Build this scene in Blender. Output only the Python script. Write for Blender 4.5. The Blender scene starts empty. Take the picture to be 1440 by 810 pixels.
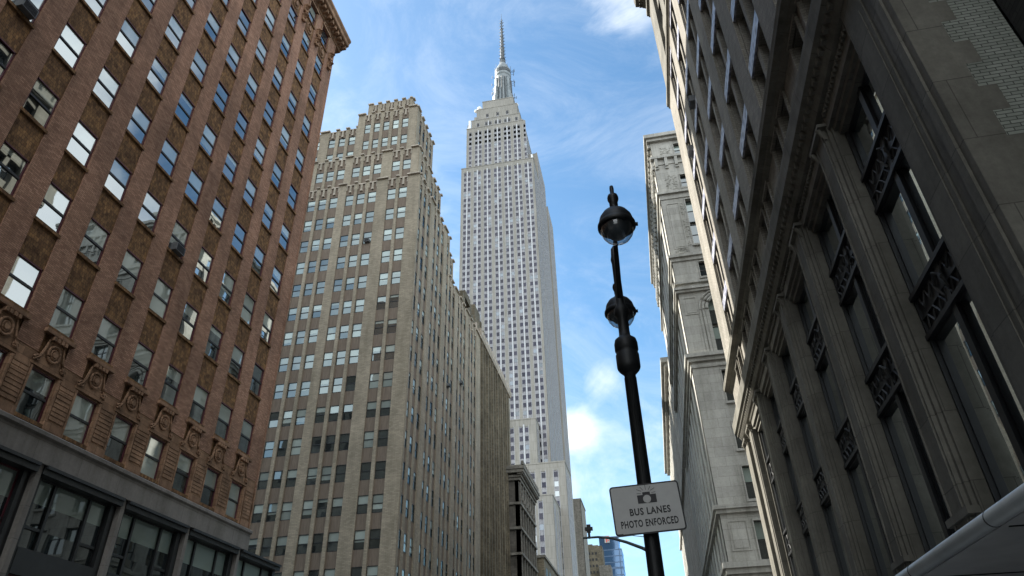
import bpy, bmesh, math, random
from mathutils import Vector
from math import sin, cos, pi, radians, sqrt
random.seed(7)
Z0 = 1.6                                   # eye height: all heights below are measured from the eye
SC = bpy.context.scene
COL = SC.collection

# ------------------------------------------------------------------ camera
PITCH, YAW, ROLL, FPX = radians(33.26), radians(-10.27), radians(-1.755), 967.2
FW = Vector((sin(YAW)*cos(PITCH), cos(YAW)*cos(PITCH), sin(PITCH)))
_rt = Vector((cos(YAW), -sin(YAW), 0)); _up = _rt.cross(FW)
RT = _rt*cos(ROLL) + _up*sin(ROLL); UP = -_rt*sin(ROLL) + _up*cos(ROLL)
cam = bpy.data.cameras.new('camera'); camo = bpy.data.objects.new('camera', cam); COL.objects.link(camo)
from mathutils import Matrix
camo.matrix_world = Matrix(((RT.x, UP.x, -FW.x, 0), (RT.y, UP.y, -FW.y, 0), (RT.z, UP.z, -FW.z, Z0), (0, 0, 0, 1)))
cam.sensor_fit = 'HORIZONTAL'; cam.sensor_width = 36; cam.lens = 36*FPX/1440
cam.clip_start = 0.1; cam.clip_end = 5000
SC.camera = camo

# ------------------------------------------------------------------ light
SUN_EL, SUN_AZ = radians(37), radians(-81)      # azimuth from +Y, negative = to the left
SKY_STRENGTH = 0.10
SC.view_settings.view_transform = 'Standard'; SC.view_settings.look = 'None'
SC.view_settings.exposure = 1.65; SC.view_settings.gamma = 1.0
SC.view_settings.use_curve_mapping = False
sl = bpy.data.lights.new('sun', 'SUN'); sl.energy = 4.4; sl.angle = radians(0.6); sl.color = (1.0, 0.95, 0.87)
so = bpy.data.objects.new('sun', sl); COL.objects.link(so)
sd = Vector((sin(SUN_AZ)*cos(SUN_EL), cos(SUN_AZ)*cos(SUN_EL), sin(SUN_EL)))
so.rotation_euler = sd.to_track_quat('Z', 'Y').to_euler(); so.location = (0, 0, 200)

def make_world():
    w = bpy.data.worlds.new('World'); SC.world = w; w.use_nodes = True
    nt = w.node_tree; N = nt.nodes; L = nt.links; N.clear()
    out = N.new('ShaderNodeOutputWorld'); bg = N.new('ShaderNodeBackground')
    sky = N.new('ShaderNodeTexSky'); sky.sky_type = 'NISHITA'; sky.sun_disc = False
    sky.sun_elevation = SUN_EL; sky.sun_rotation = SUN_AZ; sky.air_density = 1.0; sky.dust_density = 1.3; sky.ozone_density = 2.0
    sky.altitude = 10
    tc = N.new('ShaderNodeTexCoord')
    def math_(op, a, b=None, c=None):
        m = N.new('ShaderNodeMath'); m.operation = op
        for i, x in enumerate((a, b, c)):
            if x is None: continue
            if isinstance(x, (int, float)): m.inputs[i].default_value = x
            else: L.new(x, m.inputs[i])
        return m.outputs[0]
    def noise(scale, det, rough, off, stretch=(1, 1, 1), dist=0.0):
        mp = N.new('ShaderNodeMapping'); mp.inputs['Location'].default_value = off; mp.inputs['Scale'].default_value = stretch
        mp.inputs['Rotation'].default_value = (0.4, 0.3, 0.5)
        L.new(tc.outputs['Generated'], mp.inputs[0])
        n = N.new('ShaderNodeTexNoise'); n.inputs['Scale'].default_value = scale; n.inputs['Detail'].default_value = det
        n.inputs['Roughness'].default_value = rough; n.inputs['Distortion'].default_value = dist
        L.new(mp.outputs[0], n.inputs['Vector']); return n.outputs['Fac']
    def blob(c, r0, r1, amp):
        c = Vector(c).normalized()
        d = N.new('ShaderNodeVectorMath'); d.operation = 'DISTANCE'; d.inputs[1].default_value = c
        nm = N.new('ShaderNodeVectorMath'); nm.operation = 'NORMALIZE'; L.new(tc.outputs['Generated'], nm.inputs[0])
        L.new(nm.outputs[0], d.inputs[0])
        mr = N.new('ShaderNodeMapRange'); mr.interpolation_type = 'SMOOTHERSTEP'
        mr.inputs[1].default_value = r0; mr.inputs[2].default_value = r1; mr.inputs[3].default_value = amp; mr.inputs[4].default_value = 0
        L.new(d.outputs['Value'], mr.inputs[0]); return mr.outputs[0]
    big = noise(2.6, 6, 0.62, (3.1, 1.7, 0.4), (1, 1, 1.7), 0.4)
    wisp = noise(5.5, 8, 0.68, (0.3, 5.2, 2.2), (1, 1, 1.3), 0.9)
    v = math_('ADD', math_('MULTIPLY', big, 0.6), math_('MULTIPLY', wisp, 0.4))
    for b in [((.05, .57, .82), .02, .12, .20), ((-.085, .925, .365), .0, .06, .21), ((-.04, .905, .43), .0, .05, .17), ((-.24, .70, .66), .05, .24, .09), ((-.12, .60, .79), .05, .30, -.14), ((.35, -.75, .50), .35, 1.25, .42),  # last blob here: unseen cloud bank behind the viewer, added for fill light
              ((.03, .93, .36), .02, .14, .05), ((-.05, .97, .22), .05, .22, .12), ((.72, .42, .55), .1, .42, .36), ((.36, .42, .84), .02, .20, .22),
              ((.35, .80, .48), .03, .22, .22), ((.46, .60, .655), .03, .19, -.30)]:
        v = math_('ADD', v, blob(*b))
    mr = N.new('ShaderNodeMapRange'); mr.interpolation_type = 'SMOOTHSTEP'
    mr.inputs[1].default_value = 0.50; mr.inputs[2].default_value = 0.90; mr.inputs[3].default_value = 0; mr.inputs[4].default_value = 0.93
    L.new(v, mr.inputs[0])
    # cloud brightness is that of a sunlit white cloud, the sky keeps its own value
    mix = N.new('ShaderNodeMix'); mix.data_type = 'RGBA'
    hs = N.new('ShaderNodeHueSaturation'); hs.inputs['Saturation'].default_value = 1.18; hs.inputs['Value'].default_value = 0.92
    L.new(sky.outputs[0], hs.inputs['Color'])
    # thin high veil besides the heaped clouds
    veil = N.new('ShaderNodeMapRange'); veil.interpolation_type = 'SMOOTHSTEP'
    veil.inputs[1].default_value = 0.38; veil.inputs[2].default_value = 0.75; veil.inputs[3].default_value = 0; veil.inputs[4].default_value = 0.18
    L.new(noise(3.4, 9, 0.7, (7.3, 2.1, 4.4), (1, 1, 2.2), 1.2), veil.inputs[0])
    cov = math_('MAXIMUM', mr.outputs[0], veil.outputs[0])
    # unseen clouds behind and right of the view are boosted as added fill light
    dn = N.new('ShaderNodeVectorMath'); dn.operation = 'NORMALIZE'; L.new(tc.outputs['Generated'], dn.inputs[0])
    dt = N.new('ShaderNodeVectorMath'); dt.operation = 'DOT_PRODUCT'; dt.inputs[1].default_value = (.62, -.78, 0); L.new(dn.outputs[0], dt.inputs[0])
    br = N.new('ShaderNodeMapRange'); br.inputs[1].default_value = -.35; br.inputs[2].default_value = .45; br.inputs[3].default_value = 1.0; br.inputs[4].default_value = 2.1
    L.new(dt.outputs['Value'], br.inputs[0])
    cc = N.new('ShaderNodeVectorMath'); cc.operation = 'SCALE'; cc.inputs[0].default_value = (4.6, 4.8, 4.9); L.new(br.outputs[0], cc.inputs['Scale'])
    tn = N.new('ShaderNodeVectorMath'); tn.operation = 'MULTIPLY'; tn.inputs[1].default_value = (.98, 1.07, .97); L.new(hs.outputs[0], tn.inputs[0])
    L.new(cov, mix.inputs[0]); L.new(tn.outputs[0], mix.inputs[6]); L.new(cc.outputs[0], mix.inputs[7])
    L.new(mix.outputs[2], bg.inputs[0]); bg.inputs[1].default_value = SKY_STRENGTH
    L.new(bg.outputs[0], out.inputs[0])
make_world()

# ------------------------------------------------------------------ materials
def wall_uv_group():
    g = bpy.data.node_groups.new('wall_uv', 'ShaderNodeTree')
    g.interface.new_socket('UV', in_out='OUTPUT', socket_type='NodeSocketVector')
    N = g.nodes; L = g.links
    geo = N.new('ShaderNodeNewGeometry'); sp = N.new('ShaderNodeSeparateXYZ'); sn = N.new('ShaderNodeSeparateXYZ')
    L.new(geo.outputs['Position'], sp.inputs[0]); L.new(geo.outputs['True Normal'], sn.inputs[0])
    def m(op, a, b=None):
        x = N.new('ShaderNodeMath'); x.operation = op
        L.new(a, x.inputs[0])
        if b is not None:
            if isinstance(b, float): x.inputs[1].default_value = b
            else: L.new(b, x.inputs[1])
        return x.outputs[0]
    isx = m('GREATER_THAN', m('ABSOLUTE', sn.outputs[0]), 0.6)
    isz = m('GREATER_THAN', m('ABSOLUTE', sn.outputs[2]), 0.7)
    def mixf(f, a, b):
        x = N.new('ShaderNodeMix'); x.data_type = 'FLOAT'; L.new(f, x.inputs[0]); L.new(a, x.inputs[2]); L.new(b, x.inputs[3]); return x.outputs[0]
    u = mixf(isx, sp.outputs[0], sp.outputs[1]); v = mixf(isz, sp.outputs[2], sp.outputs[1])
    c = N.new('ShaderNodeCombineXYZ'); L.new(u, c.inputs[0]); L.new(v, c.inputs[1])
    o = N.new('NodeGroupOutput'); L.new(c.outputs[0], o.inputs[0]); return g
WUV = wall_uv_group()
class M:
    """small helper around one node material"""
    def __init__(s, name, rough=0.8, spec=0.3, metal=0.0):
        s.m = bpy.data.materials.new(name); s.m.use_nodes = True
        s.N = s.m.node_tree.nodes; s.L = s.m.node_tree.links
        s.b = s.N['Principled BSDF']; s.b.inputs['Roughness'].default_value = rough
        s.b.inputs['Specular IOR Level'].default_value = spec; s.b.inputs['Metallic'].default_value = metal
    def col(s, c): s.b.inputs['Base Color'].default_value = (*c, 1); return s
    def pos(s):
        return s.N.new('ShaderNodeNewGeometry').outputs['Position']
    def uv(s):
        g = s.N.new('ShaderNodeGroup'); g.node_tree = WUV; return g.outputs[0]
    def map(s, v, scale):
        mp = s.N.new('ShaderNodeMapping'); mp.inputs['Scale'].default_value = scale; s.L.new(v, mp.inputs[0]); return mp.outputs[0]
    def noise(s, v, scale, det=4, rough=0.6, dist=0):
        n = s.N.new('ShaderNodeTexNoise'); n.inputs['Scale'].default_value = scale; n.inputs['Detail'].default_value = det
        n.inputs['Roughness'].default_value = rough; n.inputs['Distortion'].default_value = dist; s.L.new(v, n.inputs['Vector']); return n.outputs['Fac']
    def ramp(s, f, stops):
        r = s.N.new('ShaderNodeValToRGB'); e = r.color_ramp.elements
        while len(e) < len(stops): e.new(0.5)
        for x, (p, c) in zip(e, stops): x.position = p; x.color = (*c, 1) if len(c) == 3 else c
        s.L.new(f, r.inputs[0]); return r.outputs[0]
    def mix(s, f, a, b, mode='MIX'):
        x = s.N.new('ShaderNodeMix'); x.data_type = 'RGBA'; x.blend_type = mode
        for i, y in ((0, f), (6, a), (7, b)):
            if isinstance(y, (int, float)): x.inputs[i].default_value = y
            elif isinstance(y, tuple): x.inputs[i].default_value = (*y, 1)
            else: s.L.new(y, x.inputs[i])
        return x.outputs[2]
    def brick(s, v, c1, c2, mortar, bw, rh, ms=0.008, bias=0.0, off=0.5):
        b = s.N.new('ShaderNodeTexBrick'); b.inputs['Color1'].default_value = (*c1, 1); b.inputs['Color2'].default_value = (*c2, 1)
        b.inputs['Mortar'].default_value = (*mortar, 1); b.inputs['Scale'].default_value = 1; b.inputs['Mortar Size'].default_value = ms
        b.inputs['Brick Width'].default_value = bw; b.inputs['Row Height'].default_value = rh; b.inputs['Bias'].default_value = bias
        b.inputs['Mortar Smooth'].default_value = 0.3; b.offset = off
        s.L.new(v, b.inputs['Vector']); return b
    def bump(s, h, strength=0.4, dist=0.02):
        b = s.N.new('ShaderNodeBump'); b.inputs['Strength'].default_value = strength; b.inputs['Distance'].default_value = dist
        s.L.new(h, b.inputs['Height']); s.L.new(b.outputs[0], s.b.inputs['Normal']); return s
    def out(s, c): s.L.new(c, s.b.inputs['Base Color']); return s

def flat(name, c, rough=0.6, spec=0.3, metal=0, var=0.25, scale=3.0):
    m = M(name, rough, spec, metal)
    n = m.noise(m.pos(), scale, 5, 0.65)
    lo = tuple(x*(1-var) for x in c); hi = tuple(min(1, x*(1+var)) for x in c)
    m.out(m.ramp(n, [(0.3, lo), (0.7, hi)])); return m.m
def brickmat(name, c1, c2, mortar, bw=0.21, rh=0.07, ms=0.008, stain=(0.55, 1.25), bump=0.5, nscale=0.35, bias=0):
    m = M(name, 0.85, 0.25); v = m.uv()
    b = m.brick(v, c1, c2, mortar, bw, rh, ms, bias)
    n = m.noise(m.pos(), nscale, 6, 0.7)
    k = m.ramp(n, [(0.28, (stain[0],)*3), (0.72, (stain[1],)*3)])
    st = m.noise(m.map(m.pos(), (1.2, 1.2, 0.12)), 0.9, 5, 0.6)
    k2 = m.ramp(st, [(0.3, (0.8, 0.8, 0.78)), (0.6, (1.06, 1.05, 1.05))])
    c = m.mix(1, m.mix(1, b.outputs['Color'], k, 'MULTIPLY'), k2, 'MULTIPLY'); m.out(c)
    m.bump(b.outputs['Fac'], -bump if False else bump, 0.01); m.b.inputs['Normal']
    return m.m
def stonemat(name, c, bw=1.1, rh=0.55, ms=0.012, var=0.16, stain=(0.62, 1.15), nscale=0.5, rough=0.85, grime=0.75):
    m = M(name, rough, 0.2); v = m.uv()
    c1 = tuple(x*(1-var) for x in c); c2 = tuple(x*(1+var) for x in c)
    b = m.brick(v, c1, c2, tuple(x*0.55 for x in c), bw, rh, ms)
    n = m.noise(m.pos(), nscale, 7, 0.72)
    k = m.ramp(n, [(0.28, (stain[0],)*3), (0.7, (stain[1],)*3)])
    st = m.noise(m.map(m.pos(), (1.6, 1.6, 0.1)), 1.0, 5, 0.65)
    k2 = m.ramp(st, [(0.32, (grime, grime, grime*0.97)), (0.58, (1.03, 1.03, 1.03))])
    fine = m.noise(m.pos(), 9, 4, 0.7)
    k3 = m.ramp(fine, [(0.3, (0.88,)*3), (0.7, (1.08,)*3)])
    m.out(m.mix(1, m.mix(1, m.mix(1, b.outputs['Color'], k, 'MULTIPLY'), k2, 'MULTIPLY'), k3, 'MULTIPLY'))
    m.bump(n, 0.25, 0.05); return m.m
def glassmat(name, base, fac=0.30, tilt=0.035, rough=0.015, tint=(0.86, 0.93, 0.95), bvar=0.5, wave=0.05):
    m = bpy.data.materials.new(name); m.use_nodes = True; N = m.node_tree.nodes; L = m.node_tree.links; N.clear()
    out = N.new('ShaderNodeOutputMaterial'); mixs = N.new('ShaderNodeMixShader'); df = N.new('ShaderNodeBsdfDiffuse'); gl = N.new('ShaderNodeBsdfGlossy')
    geo = N.new('ShaderNodeNewGeometry'); oi = N.new('ShaderNodeObjectInfo')
    ad = N.new('ShaderNodeMath'); ad.operation = 'ADD'; L.new(geo.outputs['Random Per Island'], ad.inputs[0]); L.new(oi.outputs['Random'], ad.inputs[1])
    wn = N.new('ShaderNodeTexWhiteNoise'); wn.noise_dimensions = '1D'; L.new(ad.outputs[0], wn.inputs['W'])
    sub = N.new('ShaderNodeVectorMath'); sub.operation = 'SUBTRACT'; sub.inputs[1].default_value = (.5, .5, .5); L.new(wn.outputs['Color'], sub.inputs[0])
    sc = N.new('ShaderNodeVectorMath'); sc.operation = 'SCALE'; sc.inputs['Scale'].default_value = tilt; L.new(sub.outputs[0], sc.inputs[0])
    nz = N.new('ShaderNodeTexNoise'); nz.inputs['Scale'].default_value = 0.9; nz.inputs['Detail'].default_value = 1; L.new(geo.outputs['Position'], nz.inputs['Vector'])
    bp = N.new('ShaderNodeBump'); bp.inputs['Strength'].default_value = wave; bp.inputs['Distance'].default_value = 0.05; L.new(nz.outputs['Fac'], bp.inputs['Height'])
    a2 = N.new('ShaderNodeVectorMath'); L.new(bp.outputs[0], a2.inputs[0]); L.new(sc.outputs[0], a2.inputs[1])
    nn = N.new('ShaderNodeVectorMath'); nn.operation = 'NORMALIZE'; L.new(a2.outputs[0], nn.inputs[0])
    L.new(nn.outputs[0], gl.inputs['Normal']); gl.inputs['Roughness'].default_value = rough; gl.inputs['Color'].default_value = (*tint, 1)
    # what stands behind the pane differs a little from window to window
    wn2 = N.new('ShaderNodeTexWhiteNoise'); wn2.noise_dimensions = '1D'
    ad2 = N.new('ShaderNodeMath'); ad2.operation = 'ADD'; ad2.inputs[1].default_value = 3.7; L.new(ad.outputs[0], ad2.inputs[0]); L.new(ad2.outputs[0], wn2.inputs['W'])
    mr = N.new('ShaderNodeMapRange'); mr.inputs[3].default_value = 1-bvar; mr.inputs[4].default_value = 1+bvar; L.new(wn2.outputs['Value'], mr.inputs[0])
    bc = N.new('ShaderNodeVectorMath'); bc.operation = 'SCALE'; bc.inputs[0].default_value = base; L.new(mr.outputs[0], bc.inputs['Scale'])
    L.new(bc.outputs[0], df.inputs['Color'])
    fr = N.new('ShaderNodeFresnel'); fr.inputs['IOR'].default_value = 1.5
    mm = N.new('ShaderNodeMath'); mm.operation = 'MULTIPLY_ADD'; mm.inputs[1].default_value = 1-fac; mm.inputs[2].default_value = fac; mm.use_clamp = True
    L.new(fr.outputs[0], mm.inputs[0]); L.new(mm.outputs[0], mixs.inputs[0]); L.new(df.outputs[0], mixs.inputs[1]); L.new(gl.outputs[0], mixs.inputs[2])
    L.new(mixs.outputs[0], out.inputs[0]); return m

MT = {}
MT['a_brick'] = brickmat('brown_brick', (.25, .135, .087), (.40, .235, .158), (.15, .09, .065), 0.23, 0.075, 0.009, (.62, 1.3))
def a_spandrel():
    m = M('rusty_mottled_brick', 0.9, 0.2); v = m.uv()
    b = m.brick(v, (.12, .066, .034), (.235, .135, .065), (.075, .048, .032), 0.115, 0.2, 0.008)
    n = m.noise(m.pos(), 2.3, 7, 0.75)
    k = m.ramp(n, [(0.33, (.45, .42, .4)), (0.5, (.95, .95, .95)), (0.72, (1.7, 1.6, 1.35))])
    m.out(m.mix(1, b.outputs['Color'], k, 'MULTIPLY')); m.bump(n, .3, .03); return m.m
MT['a_spandrel'] = a_spandrel()
MT['terra'] = stonemat('terracotta', (.29, .175, .11), 0.6, 0.3, 0.01, 0.2, (.5, 1.25), 1.2)
MT['a_stone'] = stonemat('grey_granite', (.20, .185, .17), 2.2, 1.1, 0.008, 0.08, (.75, 1.15), 0.5)
MT['maroon'] = flat('maroon_window_paint', (.085, .022, .03), 0.5)
MT['black'] = flat('black_frame_paint', (.012, .013, .014), 0.45, 0.4)
MT['dusky'] = brickmat('shade_black_brick', (.03, .03, .028), (.05, .05, .045), (.02, .02, .02), 0.3, 0.1)  # near-black brick: the side wall's shade is put into its colour
MT['matt_black'] = flat('black_recess_shade', (.01, .01, .01), 0.95, 0.0)  # flat black colour holds the shade inside recesses and dark openings
MT['dark_iron'] = flat('dark_iron', (.016, .017, .018), 0.5, 0.5, 0.2)
MT['iron_relief'] = flat('worn_iron_relief', (.05, .05, .048), 0.6, 0.4)
MT['g_dark'] = glassmat('glass_over_dark_room', (.018, .022, .024))
MT['g_blind'] = glassmat('glass_over_pale_blind', (.30, .33, .29), 0.28, 0.035, bvar=0.35)
MT['g_dark_low'] = glassmat('glass_over_dark_shop', (.012, .016, .018), 0.10, 0.02)
MT['g_blind_low'] = glassmat('glass_over_shop_blind', (.19, .235, .21), 0.08, 0.02, bvar=0.3)
MT['g_blue'] = glassmat('bluish_tower_window_glass', (.008, .008, .016), 0.0, 0.10, bvar=0.8, tint=(.85, .85, 1.0))
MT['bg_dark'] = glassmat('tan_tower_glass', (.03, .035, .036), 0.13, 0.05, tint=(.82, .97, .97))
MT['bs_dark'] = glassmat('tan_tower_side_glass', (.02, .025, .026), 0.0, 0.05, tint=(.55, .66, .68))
MT['bg_blind'] = glassmat('tan_tower_glass_over_blind', (.26, .30, .28), 0.09, 0.05, tint=(.82, .97, .97), bvar=.3)
MT['cg_pale'] = glassmat('pale_grey_green_glass', (.34, .40, .37), 0.10, 0.02, bvar=0.25)  # pale grey-green base colour, varied slightly from pane to pane
MT['g_pale'] = glassmat('pale_tower_window_glass', (.13, .15, .18), 0.05, 0.10, bvar=0.5)
MT['b_brick'] = brickmat('tan_brick', (.225, .195, .148), (.30, .262, .20), (.165, .145, .115), 0.42, 0.14, 0.012, (.78, 1.18))
MT['b_mull'] = brickmat('pale_tan_brick', (.265, .235, .19), (.33, .295, .24), (.195, .175, .145), 0.42, 0.14, 0.012, (.8, 1.15))
def b_span():
    m = M('brownish_ribbed_spandrel', 0.9, 0.2)
    n = m.noise(m.map(m.uv(), (9, .6, 1)), 1.2, 4, 0.6)
    m.out(m.ramp(n, [(0.3, (.115, .09, .072)), (0.7, (.185, .15, .118))])); return m.m
MT['b_span'] = b_span()
MT['b_coping'] = stonemat('light_coping_stone', (.42, .37, .31), 0.8, 0.4, 0.01)
MT['b_rough'] = stonemat('weathered_dark_brick', (.145, .125, .09), 0.6, 0.2, 0.01, 0.25, (.45, 1.3), 0.25)
MT['esb_stone'] = stonemat('pale_limestone', (.285, .272, .245), 1.6, 3.7, 0.03, 0.06, (.86, 1.08), 0.06, grime=0.86)
MT['esb_span'] = flat('dark_aluminium_spandrel', (.27, .27, .285), 0.6, 0.2, 0.0, 0.3, 1.0)
MT['esb_chrome'] = flat('bright_steel_mullion', (.36, .37, .38), 0.35, 0.5, 0.25, 0.1)
MT['mast'] = flat('mast_aluminium', (.19, .215, .225), 0.55, 0.3, 0.0, 0.35, 0.5)
MT['mast_dark'] = flat('dark_mast_metal', (.055, .065, .07), 0.5, 0.3, 0.0, 0.3)
MT['white_kit'] = flat('white_painted_equipment', (.75, .76, .76), 0.5)
MT['c_stone'] = stonemat('sooty_carved_stone', (.155, .147, .125), 1.9, 1.3, 0.010, 0.12, (.6, 1.2), 0.6)
MT['c_brick'] = brickmat('grey_buff_brick', (.20, .187, .158), (.26, .243, .21), (.13, .12, .105), 0.30, 0.10, 0.010, (.75, 1.2))
def c_panel():
    m = M('glazed_relief_panel', 0.4, 0.6); v = m.map(m.uv(), (1, 1, 1))
    vo = m.N.new('ShaderNodeTexVoronoi'); vo.inputs['Scale'].default_value = 4.0; m.L.new(v, vo.inputs['Vector'])
    m.out(m.ramp(vo.outputs['Distance'], [(0.10, (.07, .07, .10)), (0.32, (.14, .14, .19)), (0.5, (.24, .24, .29)), (0.62, (.34, .34, .38))]))
    m.bump(vo.outputs['Distance'], 0.8, 0.05); return m.m
MT['c_panel'] = c_panel()
MT['c_glossbrick'] = brickmat('pale_end_wall_brick', (.20, .215, .185), (.26, .275, .24), (.07, .075, .065), 0.24, 0.073, 0.010, (.85, 1.1))
MT['d_stone'] = stonemat('grey_limestone_ashlar', (.40, .39, .355), 1.5, 0.8, 0.010, 0.09, (.78, 1.12), 0.45)
MT['d_rough'] = stonemat('crumbling_limestone', (.42, .41, .37), 0.5, 0.35, 0.02, 0.25, (.35, 1.3), 2.2)
MT['metal_canopy'] = flat('brushed_canopy_metal', (.42, .45, .46), 0.38, 0.5, 0.25, 0.12, 2)
MT['soffit'] = flat('grey_soffit_panel', (.62, .63, .63), 0.55, 0.4, 0.1, 0.2, 0.8)
MT['lamp_black'] = flat('black_lamp_paint', (.006, .007, .008), 0.5, 0.3, 0.0, 0.3, 8)
MT['sign_white'] = flat('sign_white_sheeting', (.36, .36, .35), 0.55, 0.4, 0, 0.06, 6)
MT['sign_black'] = flat('sign_black_ink', (.012, .012, .014), 0.5)
MT['roof'] = flat('roof_tar', (.08, .08, .08), 0.9)
MT['dark_bldg'] = stonemat('dark_ornate_stone', (.10, .092, .08), 0.8, 0.4, 0.01, 0.2, (.5, 1.3), 0.5)
MT['pale_trim'] = stonemat('dirty_pale_trim', (.17, .16, .14), 0.8, 0.4, 0.01, 0.2, (.55, 1.2), 0.8)
MT['blue_glass'] = glassmat('blue_curtain_wall', (.02, .05, .10), 0.14, 0.02, 0.05, (.4, .6, .9))
MT['blue_band'] = flat('pale_blue_floor_band', (.08, .13, .21), 0.5)
MT['red'] = flat('red_sign_paint', (.6, .08, .06), 0.5)
MT['ac'] = flat('grey_air_conditioner_paint', (.10, .105, .11), 0.5)
MT['ac_dark'] = flat('dark_grille', (.02, .02, .022), 0.6)
MT['asphalt'] = flat('asphalt', (.05, .05, .052), 0.9)
MT['concrete'] = flat('pavement_concrete', (.30, .29, .27), 0.9)
MT['paint'] = flat('white_road_paint', (.7, .7, .68), 0.7)
def bowl_glass():
    m = bpy.data.materials.new('clear_lamp_bowl'); m.use_nodes = True; N = m.node_tree.nodes; L = m.node_tree.links; N.clear()
    out = N.new('ShaderNodeOutputMaterial'); mx = N.new('ShaderNodeMixShader'); tr = N.new('ShaderNodeBsdfTransparent'); gl = N.new('ShaderNodeBsdfGlossy')
    lw = N.new('ShaderNodeLayerWeight'); lw.inputs[0].default_value = 0.35; gl.inputs['Roughness'].default_value = 0.05
    tr.inputs[0].default_value = (.70, .74, .76, 1)
    L.new(lw.outputs['Facing'], mx.inputs[0]); L.new(tr.outputs[0], mx.inputs[1]); L.new(gl.outputs[0], mx.inputs[2]); L.new(mx.outputs[0], out.inputs[0]); return m
MT['bowl'] = bowl_glass()

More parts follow.
